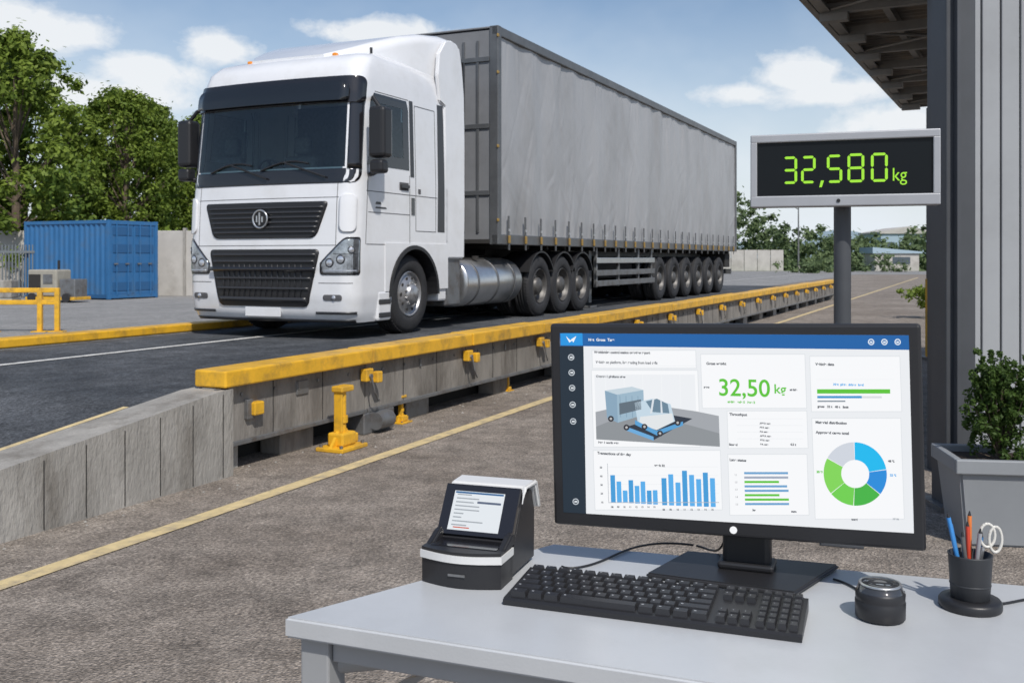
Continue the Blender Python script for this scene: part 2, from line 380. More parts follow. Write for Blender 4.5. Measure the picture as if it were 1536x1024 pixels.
for k in range(6):
    z=1.25+.058*k; ww=.73+.36*(z-1.19)
    patch(b,-ww,ww,z,z+.022,.03,m_slat,nz=2)
patch(b,lambda z:-(.66+.24*(z-.4)),lambda z:.66+.24*(z-.4),.38,1.06,.012,m_black,rb=.06,rt=.06)
for z,hh in ((.44,.05),(.58,.03),(.70,.03),(.90,.03),(.98,.03)):
    ww=.63+.24*(z-.4); patch(b,-ww,ww,z,z+hh,.03,m_slat,nz=2)
for k in range(-7,8):
    patch(b,k*.082-.006,k*.082+.006,.5,.88,.022,m_slat,nz=3,nt=1)
patch(b,-.78,.78,.80,.85,.055,m_gblk,nz=3)
x0=cabP(0,1.42,.03)[0]
M=Matrix.Translation((x0,1.25,1.42))@Matrix.Rotation(R(-90),4,'Y')
b.lathe([(.095,0),(.112,.005),(.117,.02),(.107,.03),(.095,.02)],m_chr,M,32,caps=False); b.lathe([(.0,.012),(.098,.012)],m_black,M,32,caps=False)
for y,h0,h1 in ((1.200,1.38,1.45),(1.28,1.38,1.46),(1.240,1.345,1.50)): b.box((x0-.034,y,h0),(x0-.013,y+.02,h1),m_chr,.004)
xp=cabP(0,.3,.012)[0]
b.box((xp-.012,.98,.26),(xp+.01,1.5,.37),m_white,.004)
patch(b,-1.25,-.75,.30,.33,.008,m_slat,nz=2); patch(b,.75,1.25,.30,.33,.008,m_slat,nz=2)
patch(b,-1.2,1.2,.2,.235,.012,m_black,nz=2)
for sg in (-1,1):
    patch(b,min(sg*.86,sg*1.10),max(sg*.86,sg*1.10),.46,.53,.006,m_seam,rb=.03,rt=.03)
    p=cabP(sg*1.0,.495,.006); Mx=Matrix.Translation(p)@Matrix.Rotation(R(-90),4,'Y'); b.lathe([(.028,0),(.024,.01),(0,.013)],m_lens,Mx,16)
for z in (1.10,1.66,.66):
    if z==.66:
        patch(b,-1.22,-.80,z,z+.008,.0015,m_seam,nz=2,skirt=False); patch(b,.80,1.22,z,z+.008,.0015,m_seam,nz=2,skirt=False)
    else: patch(b,-1.24,1.24,z,z+.008,.0015,m_seam,nz=2,skirt=False)
for sg in (-1,1):
    patch(b,sg*1.02-.004,sg*1.02+.004,1.1,1.83,.0015,m_seam,nz=10,nt=1,skirt=False)
    patch(b,min(sg*1.06,sg*1.25),max(sg*1.06,sg*1.25),1.26,1.70,.022,m_white,rb=.07,rt=.07,nt=8)
b.build('grille_and_trim',truck)
b=MB()
for sg in (-1,1):
    def lo(z): return .82+.27*max(0,(z-.90))/.26
    if sg>0: f0=lambda z:lo(z); f1=lambda z:1.31
    else: f0=lambda z:-1.31; f1=lambda z:-lo(z)
    patch(b,f0,f1,.76,1.20,.008,m_gblk,rb=.04,rt=.03)
    if sg>0: f0=lambda z:lo(z)+.025; f1=lambda z:1.295
    else: f0=lambda z:-1.295; f1=lambda z:-lo(z)-.025
    patch(b,f0,f1,.785,1.175,.014,m_lamp,rb=.03,rt=.03)
    for t,z,r in ((.95,.90,.045),(1.09,.94,.045),(1.20,1.05,.035)):
        p=Vector(cabP(sg*t,z,.014)); q=Vector(cabP(sg*t,z,.03)); d=(q-p).normalized()
        Mx=Matrix.Translation(p)@d.to_track_quat('Z','Y').to_matrix().to_4x4()
        b.lathe([(r*1.25,0),(r*1.2,.006),(r*.95,.007)],m_slat,Mx,20,caps=False); b.lathe([(r*.95,.004),(r*.6,.010),(0,.013)],m_lens,Mx,20,caps=False)
    patch(b,min(sg*.88,sg*1.26),max(sg*.88,sg*1.26),.80,.815,.018,m_lens,nz=2)
    patch(b,min(sg*1.0,sg*1.26),max(sg*1.0,sg*1.26),1.0,1.006,.017,m_slat,nz=2)
b.build('headlight',truck)
def side(b,pts,off,m,th=.01):
    p0,p1,p2,p3=[Vector(p) for p in pts]
    for s_ in (0,1):
        P=[]; K=10
        for i in range(K+1):
            row=[]
            for j in range(K+1):
                a=j/K;c=i/K; q=(p0*(1-a)+p1*a)*(1-c)+(p3*(1-a)+p2*a)*c
                y=cabi(q.y)-off; row.append((q.x,y if s_==0 else 2.5-y,q.y))
            P.append(row)
        sg=th if s_==0 else -th
        sh=lambda row:[(x,y+sg,z) for x,y,z in row]
        P=[sh(P[0])]+P+[sh(P[-1])]; P=[[(r[0][0],r[0][1]+sg,r[0][2])]+r+[(r[-1][0],r[-1][1]+sg,r[-1][2])] for r in P]
        b.grid(P,m,False)
def sline(b,x0,z0,x1,z1,wd=.009):
    d=Vector((x1-x0,z1-z0)); d.normalize(); p=Vector((-d.y,d.x))*wd/2
    side(b,[(x0-p.x,z0-p.y),(x1-p.x,z1-p.y),(x1+p.x,z1+p.y),(x0+p.x,z0+p.y)],.0022,m_seam,.004)
b=MB()
side(b,[(.38,2.06),(1.34,2.06),(1.34,2.2),(.43,2.2)],.004,m_gblk)
side(b,[(.42,2.2),(.51,2.2),(.59,2.82),(.48,2.82)],.004,m_gblk)
side(b,[(1.2,2.2),(1.34,2.2),(1.34,2.82),(1.2,2.82)],.004,m_gblk)
side(b,[(.48,2.82),(1.34,2.82),(1.3,2.93),(.56,2.93)],.004,m_gblk)
side(b,[(1.37,1.98),(1.46,1.98),(1.46,2.95),(1.37,2.95)],.003,m_slat)
for q in ((.34,1.12,.40,2.06),(.36,1.12,1.35,1.12),(1.35,1.12,1.35,2.0),(.58,2.95,1.35,2.95),(1.5,1.3,1.5,2.9),(2.02,1.3,2.02,2.9),(1.5,2.9,2.02,2.9),(1.5,1.3,2.02,1.3),(.36,1.75,2.06,1.75),(.4,1.5,1.35,1.5)):
    sline(b,*q)
side(b,[(2.07,1.3),(2.26,1.3),(2.26,3.0),(2.1,3.0)],.003,m_slat)
side(b,[(1.12,1.83),(1.3,1.83),(1.3,1.87),(1.12,1.87)],.03,m_slat,.03); side(b,[(1.1,1.8),(1.32,1.8),(1.32,1.9),(1.1,1.9)],.003,m_seam)
side(b,[(1.56,1.78),(1.62,1.78),(1.62,1.84),(1.56,1.84)],.006,m_seam)
side(b,[(.55,1.55),(.8,1.55),(.78,1.57),(.56,1.57)],.004,m_slat); side(b,[(.55,1.6),(.68,1.6),(.66,1.63),(.57,1.63)],.004,m_slat)
side(b,[(1.39,1.5),(1.47,1.5),(1.47,1.72),(1.39,1.72)],.006,m_gblk)
b.build('door_trim',truck)
b=MB(); side(b,[(.46,2.18),(1.22,2.18),(1.22,2.84),(.56,2.84)],.001,m_glass,.002); b.build('side_window',truck)
def arch(cx,cz,r,x0,x1,zb,zt):
    pts=[(x0,zb),(x0,zt),(x1,zt),(x1,zb)]; a1=math.acos(max(-1,min(1,(zb-cz)/r)))
    pts+= [(cx+r*math.sin(a),cz+r*math.cos(a)) for a in np.linspace(a1,-a1,24)]
    return pts
b=MB()
pf=arch(1.46,.5,.62,.76,2.34,.55,1.14)
for y0,y1 in ((-.012,.35),(2.15,2.512)): b.prism(pf,'y',y0,y1,m_white)
def lip(b,cx,cz,r0,r1,y0,y1,a0,a1,m,nn_=24):
    A=np.linspace(a0,a1,nn_); v=[];f=[]
    for a in A:
        for r,y in ((r0,y0),(r1,y0),(r1,y1),(r0,y1)): v.append((cx+r*math.sin(a),y,cz+r*math.cos(a)))
    for i in range(nn_-1):
        for k in range(4): f.append((i*4+k,i*4+(k+1)%4,(i+1)*4+(k+1)%4,(i+1)*4+k))
    f+=[(0,1,2,3),((nn_-1)*4,(nn_-1)*4+1,(nn_-1)*4+2,(nn_-1)*4+3)]
    b.add(v,f,m,None,False)
for y0,y1 in ((-.03,.34),(2.16,2.53)): lip(b,1.46,.5,.57,.615,y0,y1,-1.6,1.6,m_black)
for y0,y1 in ((-.008,.4),(2.1,2.508)):
    b.box((.6,y0,.2),(.9,y1,.56),m_white,.03)
    b.box((.62,y0-.01,.40),(.88,y0+.02,.46),m_slat,.01); b.box((.62,y0-.01,.24),(.88,y0+.02,.3),m_slat,.01)
    b.box((2.1,y0+.02,.38),(2.34,y1,1.06),m_white,.03)
    b.box((2.36,y0+.05,.3),(2.8,y1,.98),m_steel,.03)
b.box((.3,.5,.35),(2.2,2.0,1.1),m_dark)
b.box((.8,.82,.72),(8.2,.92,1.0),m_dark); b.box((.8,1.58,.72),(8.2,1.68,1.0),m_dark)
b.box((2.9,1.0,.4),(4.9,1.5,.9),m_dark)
b.build('fender_and_chassis',truck)
b=MB()
secs=[(.50,3.44,.55,3.38),(.8,3.56,.8,3.38),(1.1,3.68,.95,3.36),(1.5,3.82,1.05,3.34),(1.9,3.92,1.12,3.3),(2.35,3.98,1.18,3.2),(2.75,3.98,1.2,3.0)]
P=[]
for x,zt,hw,zb in secs:
    r=min(.14,(zt-zb)*.45); row=[(x,1.25-hw,zb)]
    for a in np.linspace(0,math.pi/2,7): row.append((x,1.25-hw+r*(1-math.cos(a)),zt-r+r*math.sin(a)))
    for a in np.linspace(math.pi/2,0,7): row.append((x,1.25+hw-r*(1-math.cos(a)),zt-r+r*math.sin(a)))
    row.append((x,1.25+hw,zb)); P.append(row)
b.grid(P,m_white,True); b.add(P[0],[tuple(range(16))],m_white)
fa=[(2.28,.95),(2.84,.95),(2.86,1.5),(2.86,2.6),(2.84,3.2),(2.78,3.6),(2.7,3.86),(2.5,3.93),(2.3,3.9),(2.12,3.7),(2.08,3.4),(2.14,3.05),(2.28,3.0)]
for y0,y1 in ((.0,.06),(2.44,2.5)):
    bm=bmesh.new(); vs=[bm.verts.new((x,y0,z)) for x,z in fa]; fc=bm.faces.new(vs)
    ex=bmesh.ops.extrude_face_region(bm,geom=[fc]); bmesh.ops.translate(bm,verts=[e for e in ex['geom'] if isinstance(e,bmesh.types.BMVert)],vec=(0,y1-y0,0))
    bmesh.ops.bevel(bm,geom=bm.edges[:],offset=.02,segments=3,affect='EDGES'); bm.verts.index_update()
    b.add([v.co[:] for v in bm.verts],[[v.index for v in f.verts] for f in bm.faces],m_white,None,False); bm.free()
b.box((2.86,.03,1.0),(2.9,.08,3.7),m_black); b.box((2.86,2.42,1.0),(2.9,2.47,3.7),m_black)
b.box((.95,1.0,3.5),(1.35,1.6,3.6),m_gblk,.03); b.box((.62,1.3,3.40),(.8,1.9,3.47),m_gblk,.03)
for y in (.6,1.9): b.box((.56,y-.03,3.42),(.62,y+.03,3.46),m_orange,.012)
for y in (.35,2.1): b.cyl((1.0,y,3.45),(1.0,y,3.58),.018,m_black)
b.build('roof_deflector',truck)
def mirror(b,y,s_,x):
    b.box((x-.09,y-.11,2.12),(x+.12,y+.11,2.72),m_black,.05,seg=3)
    b.box((x-.10,y-.09,1.94),(x+.07,y+.09,2.1),m_black,.04,seg=3)
    yi=.04 if s_>0 else 2.46
    b.tube([(x+.02,y,2.7),(x+.05,(y+yi)/2,2.84),(x+.22,yi,2.86)],.025,m_black); b.tube([(x,y,1.98),(x+.05,(y+yi)/2,1.95),(x+.16,yi,1.95)],.03,m_black)
    b.box((x+.122,y-.09,2.15),(x+.126,y+.09,2.69),m_chr)
b=MB(); mirror(b,-.2,1,.33); mirror(b,2.7,-1,.33); b.build('wing_mirror',truck)
b=MB()
for t0,t1 in ((-.85,-.2),(-.05,.62)):
    pts=[cabP(t0+(t1-t0)*k/8,2.0+.10*math.sin(k/8*2.4),.022) for k in range(9)]; b.tube(pts,.012,m_black,6)
    b.tube([cabP(t1+.25,1.9,.03),cabP((t0+t1)/2,2.09,.035)],.012,m_black,6)
b.build('wiper',truck)
b=MB()
b.box((.42,.2,1.5),(.95,2.3,1.93),m_dash,.08); b.box((.5,.3,1.93),(.8,1.2,1.99),m_dash,.03); b.box((.3,.15,1.2),(2.3,2.35,1.25),m_dark)
for y in (.62,1.88):
    b.box((1.3,y-.27,1.55),(1.75,y+.27,1.75),m_seat,.06,seg=3); b.box((1.55,y-.26,1.7),(1.75,y+.26,2.35),m_seat,.07,seg=3); b.box((1.6,y-.13,2.38),(1.72,y+.13,2.62),m_seat,.05,seg=3)
Ms=Matrix.Translation((1.0,1.85,2.05))@Matrix.Rotation(R(55),4,'Y')
for a in range(20):
    p=Ms@Vector((.22*math.cos(a*math.pi/10),.22*math.sin(a*math.pi/10),0)); q=Ms@Vector((.22*math.cos((a+1)*math.pi/10),.22*math.sin((a+1)*math.pi/10),0)); b.cyl(p,q,.016,m_black,6)
b.tube([Ms@Vector((-.22,0,0)),Ms@Vector((.22,0,0))],.02,m_black); b.box((2.2,.12,1.3),(2.29,2.38,3.1),m_seat)
b.build('cab_interior',truck)
m_rimF=mat('rim_alloy',(.45,.45,.46),.35,.7,var=.15,vscale=10,dirt=(.12,.1,.09),dscale=8)
m_rimR=mat('rim_steel',(.13,.125,.12),.5,.5,var=.3,vscale=10,dirt=(.05,.045,.04),dscale=8)
def wheelmesh(front):
    b=MB()
    ty=[(.285,.03),(.30,.005),(.36,-.008),(.44,.0),(.475,.02),(.492,.045),(.5,.07),(.5,.10),(.488,.102),(.488,.112),(.5,.114),(.5,.15),(.488,.152),(.488,.162),(.5,.164),(.5,.2),(.488,.202),(.488,.212),(.5,.214),(.5,.25),(.49,.28),(.45,.3),(.3,.3)]
    b.lathe(ty,m_rub,None,48,caps=False)
    m_rim=m_rimF if front else m_rimR
    if front: rp=[(.29,.02),(.28,.0),(.272,.015),(.265,.05),(.24,.035),(.17,.0),(.155,-.012),(.13,-.015),(.125,-.05),(.09,-.075),(.0,-.08)]
    else: rp=[(.29,.02),(.28,.0),(.272,.02),(.262,.10),(.2,.125),(.15,.12),(.14,.04),(.11,.01),(.0,.0)]
    b.lathe(rp,m_rim,None,40,caps=False)
    b.lathe([(.28,.2),(0,.2)],m_dark,None,20,caps=False)
    for k in range(10):
        a=k*math.pi/5; 
        r,zc=(.205,.012) if front else (.232,.108)
        p=Vector((r*math.cos(a),r*math.sin(a),zc)); b.cyl(p,p+Vector((0,0,-.006)),.02 if front else .017,m_dark,10)
        r=.145 if front else .16
        p=Vector((r*math.cos(a+.3),r*math.sin(a+.3),(-.01) if front else .11)); b.cyl(p,p+Vector((0,0,-.03)),.012,m_chr,8)
    for k in range(60):
        a=k*math.pi/30; Mr=Matrix.Rotation(a,4,'Z'); b.box((.478,-.010,.035),(.5,.010,.075),m_rub,0,Mr)
    return b
wf=wheelmesh(True).build('wheel_front',truck); wr=wheelmesh(False).build('wheel_rear',truck)
def put(o,x,y,side_,first=False):
    q=o if first else bpy.data.objects.new(o.name,o.data)
    if not first: scene.collection.objects.link(q); q.parent=truck
    q.location=(x,y,.5); q.rotation_euler=(R(-90) if side_==0 else R(90),0,0)
put(wf,1.46,.06,0,True); put(wf,1.46,2.44,1)
fi=True
axr=[5.6,6.6,7.5]; axt=[12.56,13.75,14.9,16.05,17.2,18.4]
for x in axr+axt:
    put(wr,x,.03,0,fi); fi=False; put(wr,x,2.47,1); put(wr,x,.38,0); put(wr,x,2.12,1)
b=MB()
for x in axr:
    for y0,y1 in ((.0,.5),(2.0,2.5)): lip(b,x,.5,.55,.575,y0,y1,-1.15,1.15,m_black)
for x in axr+axt: b.cyl((x,.2,.5),(x,2.3,.5),.07,m_dark)
b.box((5.1,.8,1.0),(7.9,1.7,1.14),m_dark); b.lathe([(.5,0),(.5,.06)],m_dark,Matrix.Translation((6.4,1.25,1.1)),24)
b.build('mudguard_and_axle',truck)
b=MB()
for yc in (.36,2.14):
    Mx=Matrix.Translation((3.0,yc,.60))@Matrix.Rotation(R(90),4,'Y')
    b.lathe([(.0,-.02),(.25,-.015),(.33,.0),(.345,.02),(.345,1.83),(.33,1.85),(.25,1.865),(0,1.87)],m_chr,Mx,40,caps=False)
    for x in (.3,.95,1.55): b.lathe([(.349,x),(.352,x),(.352,x+.05),(.349,x+.05)],m_steel,Mx,40,caps=False)
    b.box((3.2,yc-.1,.86),(4.6,yc+.2,.96),m_dark)
b.cyl((3.6,.22,.93),(3.6,.22,.99),.05,m_dark)
b.build('fuel_tank',truck)
b=MB()
for k,y in enumerate((1.1,1.25,1.4)): b.tube([(2.5,y,1.6),(2.8,y,1.3),(3.2,y,1.2),(3.6,y,1.5)],.02,(m_orange,m_black,m_dark)[k])
b.build('air_lines',truck)
# trailer
m_tarp=mat('grey_tarpaulin',(.34,.345,.355),.40,var=.08,vscale=.8,bump=.35,bscale=3.5,dirt=(.24,.24,.24),dscale=.7,stretch=(1,1,.5))
m_tarpd=mat('trailer_front_panel',(.2,.205,.215),.55,var=.12,vscale=2)
m_frame=mat('trailer_frame',(.15,.155,.16),.45,.5,var=.15)
m_och=mat('brass_buckle',(.42,.27,.08),.45,.5)
X0,X1,ZB,ZT=3.83,20.2,1.24,4.42
b=MB()
NX,NZ=820,60
def sm(a,b_,x):
    t=np.clip((x-a)/(b_-a),0,1); return t*t*(3-2*t)
xs=np.linspace(X0+.1,X1-.1,NX); zs2=np.linspace(ZB+.06,ZT-.12,NZ)
Xg,Zg=np.meshgrid(xs,zs2); h=(Zg-zs2[0])/(zs2[-1]-zs2[0])
rng=np.random.RandomState(4)
D=np.zeros_like(Xg)
for k in range(18):
    fq=rng.uniform(1.5,9); ph=rng.uniform(0,6.28); sl=rng.uniform(-.5,.5); D+=rng.uniform(.001,.004)*np.sin(fq*(Xg+sl*h)+ph)
D+= .014*np.abs(np.sin((Xg-X0)*math.pi/2.75))*np.sin(h*math.pi)
for k in range(240):
    cx=rng.uniform(X0,X1); cz=rng.choice([0,1],p=[.55,.45]); ang=rng.uniform(-.35,.35); ln=rng.uniform(.15,.8); wd=rng.uniform(.022,.06)
    hh=(h if cz==0 else 1-h); xx=Xg-cx-ang*hh*3; D+=rng.uniform(-.009,.009)*np.exp(-(xx/wd/1.5)**2)*sm(ln,0,hh)
for k in range(330):    # short diagonal crumples
    cx=rng.uniform(X0,X1); cz=rng.uniform(.05,.95); th=rng.uniform(-1.1,1.1); L_=rng.uniform(.15,.6); wd=rng.uniform(.02,.05)
    dx=Xg-cx; dz=(h-cz)*3; al=dx*math.sin(th)+dz*math.cos(th); ac=dx*math.cos(th)-dz*math.sin(th); D+=rng.uniform(-.008,.008)*np.exp(-(ac/wd)**2-(al/L_)**2)
D+=.007*np.sin(Xg*math.pi*2/.62)*sm(.3,0,h)
P=[[(float(Xg[i,j]),float(.0-D[i,j]),float(Zg[i,j])) for j in range(NX)] for i in range(NZ)]
b.grid(P,m_tarp,True); b.grid([[(p[0],2.5-p[1],p[2]) for p in r[::8]] for r in P],m_tarp,True)
b.build('tarpaulin_curtain',truck)
b=MB()
b.box((X0,.02,ZT-.03),(X1,2.48,ZT),m_tarpd,.01)
for y0,y1 in ((-.045,.06),(2.44,2.545)):
    b.box((X0,y0,ZT-.14),(X1,y1,ZT+.003),m_frame,.012); b.box((X0,y0,ZB-.08),(X1,y1,ZB+.075),m_frame,.012)
for x in (X0,X1-.12):
    for y0,y1 in ((-.05,.1),(2.4,2.55)): b.box((x,y0,ZB-.08),(x+.12,y1,ZT+.006),m_frame,.012)
b.box((X0+.02,.1,ZB),(X0+.07,2.4,ZT-.05),m_tarpd)
for y in np.linspace(.3,2.2,9): b.box((X0,y-.02,ZB+.1),(X0+.03,y+.02,ZT-.2),m_frame,.004)
for z in (1.9,2.9,3.9): b.box((X0-.005,.1,z),(X0+.028,2.4,z+.07),m_frame,.004)
for z in (1.5,2.6,3.7,4.25): b.box((X0-.02,-.055,z),(X0+.04,-.03,z+.05),m_och,.01)
b.box((X1-.06,.1,ZB),(X1-.01,2.4,ZT-.05),m_tarpd)
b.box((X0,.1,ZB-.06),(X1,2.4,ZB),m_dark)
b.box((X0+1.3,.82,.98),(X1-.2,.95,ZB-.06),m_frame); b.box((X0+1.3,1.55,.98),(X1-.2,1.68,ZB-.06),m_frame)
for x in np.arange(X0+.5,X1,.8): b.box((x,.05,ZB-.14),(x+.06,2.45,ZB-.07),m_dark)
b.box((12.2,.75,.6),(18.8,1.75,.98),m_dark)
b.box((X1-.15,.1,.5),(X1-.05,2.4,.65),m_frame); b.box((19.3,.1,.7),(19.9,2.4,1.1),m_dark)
b.build('trailer_body',truck)
b=MB()
for x in np.arange(X0+.35,X1-.1,.62):
    b.box((x-.02,-.068,ZB-.02),(x+.02,-.047,ZB+.36),m_frame,.004); b.box((x-.025,-.085,ZB-.06),(x+.025,-.055,ZB+.06),m_och,.008)
    b.box((x-.022,-.08,ZB+.12),(x+.022,-.06,ZB+.16),m_chr,.004); b.box((x-.012,-.075,ZB-.16),(x+.012,-.055,ZB-.05),m_frame)
b.build('strap_buckle',truck)
b=MB()
for z in (.42,.62,.86): 
    b.box((8.25,.0,z),(12.0,.035,z+.11),m_chr if z>.8 else m_steel,.008)
for x in (8.3,9.6,10.9,11.85): b.box((x,.036,.4),(x+.08,.09,1.16),m_steel,.006)
b.box((8.6,.3,.1),(8.75,.45,1.1),m_steel); b.box((8.5,.22,.0),(8.85,.53,.04),m_steel,.01); b.box((8.6,2.05,.1),(8.75,2.2,1.1),m_steel)
b.box((9.3,.4,.55),(11.6,.8,1.0),m_dark,.02); b.box((9.3,1.7,.45),(11.6,2.4,1.0),m_dark,.02)
b.build('side_guard',truck)
# ---------------------------------------------------------------- office canopy, wall, pillar
off=empty('weighbridge_office')
m_pil=mat('dark_grey_steel_column',(.06,.065,.073),.5,var=.1)
m_wall=mat('metal_wall_panel',(.33,.345,.36),.5,var=.06,vscale=2,dirt=(.25,.26,.27),dscale=1)
m_cun=mat('canopy_underside',(.27,.235,.20),.8,var=.25,vscale=3)
m_cbm=mat('canopy_steel',(.30,.295,.285),.6,.2,var=.15)
b=MB()
b.box((2.41,5.55,0),(2.575,5.75,3.75),m_pil,.008); b.box((2.45,5.5,0),(2.47,5.552,3.75),m_pil); b.box((2.36,5.5,0),(2.62,5.8,.03),m_steel)
b.build('column',off)
b=MB()
x=2.9; k=0
while x<6.5:
    wd=.17 if k%3==0 else .115
    b.box((x,6.55,.0),(x+wd,6.65,3.45),m_wall,.006); x+=wd+.012; k+=1
b.box((2.9,6.66,0),(6.6,6.75,3.45),m_dark)
b.box((2.78,6.5,0),(2.9,6.7,3.45),m_pil,.005); b.box((2.9,6.52,0),(6.5,6.549,.12),m_pil)
b.box((6.5,6.55,0),(6.6,10,3.45),m_wall)
b.build('wall',off)
e=Vector((2.96,5.6,0)).normalized(); ang=math.atan2(e.y,e.x)
E0=Vector((2.47,8.4,0))-e*1.0
cn=empty('canopy',tuple(E0),(0,0,ang),off)
L=7.33
b=MB()
nr=110; P=[]
for k in range(nr*2+1):
    x=L*k/(nr*2); z=3.66+(.018 if (k//2)%2 else 0); P.append([(x,-.06,z),(x,-4.2,z)])
b.grid(P,m_cun,False)
b.box((0,-4.2,3.69),(L,-.05,3.72),m_cbm)
b.box((-.02,-.06,3.50),(L+.02,.0,3.76),m_cbm,.006); b.box((L-.04,-4.2,3.5),(L,-.06,3.72),m_cbm,.004)
b.box((0,-.16,3.50),(L,-.07,3.515),m_cbm)
for y in (-.55,-1.1,-1.65,-2.2,-2.9,-3.6): b.box((0,y-.03,3.575),(L,y+.03,3.655),m_cbm)
for x in np.arange(.3,L,.95):
    b.box((x-.03,-4.2,3.49),(x+.03,-.07,3.572),m_cbm)
    b.box((x-.05,-.3,3.42),(x+.05,-.07,3.485),m_cbm)
for x in np.arange(.3,L-1,1.9): b.cyl((x,-.1,3.52),(x+.95,-1.6,3.52),.014,m_cbm,6); b.cyl((x+.95,-.1,3.52),(x,-1.6,3.52),.014,m_cbm,6)
b.build('canopy_roof',cn)
b=MB(); b.box((5.78,13.8,1.12),(5.95,13.96,3.5),m_pil,.006); b.box((5.77,13.79,0),(5.96,13.97,1.12),m_yel,.006); b.box((5.7,13.7,0),(6.03,14.05,.04),m_steel)
b.build('far_column',off)
# ---------------------------------------------------------------- weight display
WB,HB=.867,.356
disp=empty('weight_display_sign',(1.181,4.95,1.652),(0,0,math.atan2(-.28,.821)))
m_bez=mat('display_bezel',(.40,.41,.43),.45,.3,var=.05)
m_dsp=mat('display_glass',(.008,.010,.012),.25,spec=.2)
m_grn=mat('led_green',(.03,.06,.01),.5,emit=(.36,.80,.03),es=.95)
hb=homog([(1126,203),(1411,192),(1411,305),(1126,312)],[(0,HB),(WB,HB),(WB,0),(0,0)])
b=MB()
b.box((0,.012,0),(WB,.09,HB),m_bez,.01)
fx=.032
b.box((0,-.012,HB-.04),(WB,.012,HB),m_bez,.006); b.box((0,-.012,0),(WB,.012,.055),m_bez,.006)
b.box((0,-.0115,.05),(fx,.012,HB-.035),m_bez,.005); b.box((WB-fx,-.0115,.05),(WB,.012,HB-.035),m_bez,.005)
b.box((fx-.004,.002,.05),(WB-fx+.004,.0125,HB-.036),m_dsp); b.cyl((WB/2-.02,-.016,.027),(WB/2-.02,-.011,.027),.009,m_black)
b.box((.3,.09,.1),(.55,.13,.26),m_steel,.01)
b.build('display_case',disp)
b=MB()
def seg7(b,x,z,wd,ht,code,t,y):
    g_=t*.18
    def hs(x0,zc):
        pts=[(x0+g_,zc),(x0+g_+t/2,zc+t/2),(x0+wd-g_-t/2,zc+t/2),(x0+wd-g_,zc),(x0+wd-g_-t/2,zc-t/2),(x0+g_+t/2,zc-t/2)]; b.prism(pts,'y',y,y+.001,m_grn)
    def vs(xc,z0,z1):
        pts=[(xc,z0+g_),(xc+t/2,z0+g_+t/2),(xc+t/2,z1-g_-t/2),(xc,z1-g_),(xc-t/2,z1-g_-t/2),(xc-t/2,z0+g_+t/2)]; b.prism(pts,'y',y,y+.001,m_grn)
    m_=z+ht/2
    if 'a' in code: hs(x,z+ht)
    if 'g' in code: hs(x,m_)
    if 'd' in code: hs(x,z)
    if 'f' in code: vs(x,m_,z+ht)
    if 'b' in code: vs(x+wd,m_,z+ht)
    if 'e' in code: vs(x,z,m_)
    if 'c' in code: vs(x+wd,z,m_)
C7={'3':'abgcd','2':'abged','5':'afgcd','8':'abcdefg','0':'abcdef'}
for ch,xa,xb,ya,yb in (('3',1177,1195,236,274),('2',1205,1223,235,273),('5',1244,1263,233,272),('8',1275,1296,231,271),('0',1310,1331,230,270)):
    x0,z0=hb(xa,yb); x1,z1=hb(xb,ya); seg7(b,x0,z0,x1-x0,z1-z0,C7[ch],.0125,.0)
x0,z0=hb(1233,274); b.prism([(x0,z0+.012),(x0+.014,z0+.012),(x0+.004,z0-.02),(x0-.008,z0-.02)],'y',.0,.001,m_grn)
b.build('digits',disp)
x0,z0=hb(1339,270); text('kg',.088,m_grn,disp,(x0,-.0,z0),name='unit_label',sx=.85)
b=MB(); b.cyl((.43,.14,-1.65),(.43,.14,.22),.041,m_pil,24); b.box((.33,.04,-1.652),(.53,.24,-1.635),m_pil,.004); b.build('pole',disp)
# ---------------------------------------------------------------- desk
DZ=.80
m_desk=mat('desk_laminate',(.47,.485,.50),.3,var=.04,vscale=3,spec=.5,bump=.03,bscale=200,dirt=(.42,.43,.44),dscale=5,damt=.5)
m_leg=mat('desk_frame',(.36,.37,.38),.45,.2,var=.05)
desk=empty('desk')
A=(-.383,1.676);B=(.087,2.108);Cc=(1.70,1.602);D=(1.75,.836)
bm=bmesh.new(); vs=[bm.verts.new((x,y,DZ-.034)) for x,y in (A,D,Cc,B)]; fc=bm.faces.new(vs)
ex=bmesh.ops.extrude_face_region(bm,geom=[fc]); bmesh.ops.translate(bm,verts=[q for q in ex['geom'] if isinstance(q,bmesh.types.BMVert)],vec=(0,0,.034))
bmesh.ops.bevel(bm,geom=bm.edges[:],offset=.004,segments=3,affect='EDGES'); bm.verts.index_update()
b=MB(); b.add([v.co[:] for v in bm.verts],[[v.index for v in f.verts] for f in bm.faces],m_desk); bm.free(); b.build('top',desk)
b=MB(); da=math.atan2(D[1]-A[1],D[0]-A[0]); Mx=Matrix.Translation((A[0],A[1],0))@Matrix.Rotation(da,4,'Z')
b.box((.02,.02,0),(.075,.075,DZ-.035),m_leg,.004,Mx); b.box((.076,.03,DZ-.075),(1.9,.055,DZ-.036),m_leg,.003,Mx)
b.box((1.9,.02,0),(1.955,.075,DZ-.035),m_leg,.004,Mx)
b.box((.52,.36,0),(.575,.415,DZ-.035),m_leg,.004,Mx); b.cyl(Mx@Vector((.06,.06,DZ-.09)),Mx@Vector((.5,.36,DZ-.09)),.018,m_leg)
b.tube([Mx@Vector((.40,.10,DZ-.04)),Mx@Vector((.42,.1,DZ-.08)),Mx@Vector((.44,.1,DZ-.16)),Mx@Vector((.5,.12,DZ-.45))],.004,m_black)
b.build('frame',desk)
b=MB(); P=[]
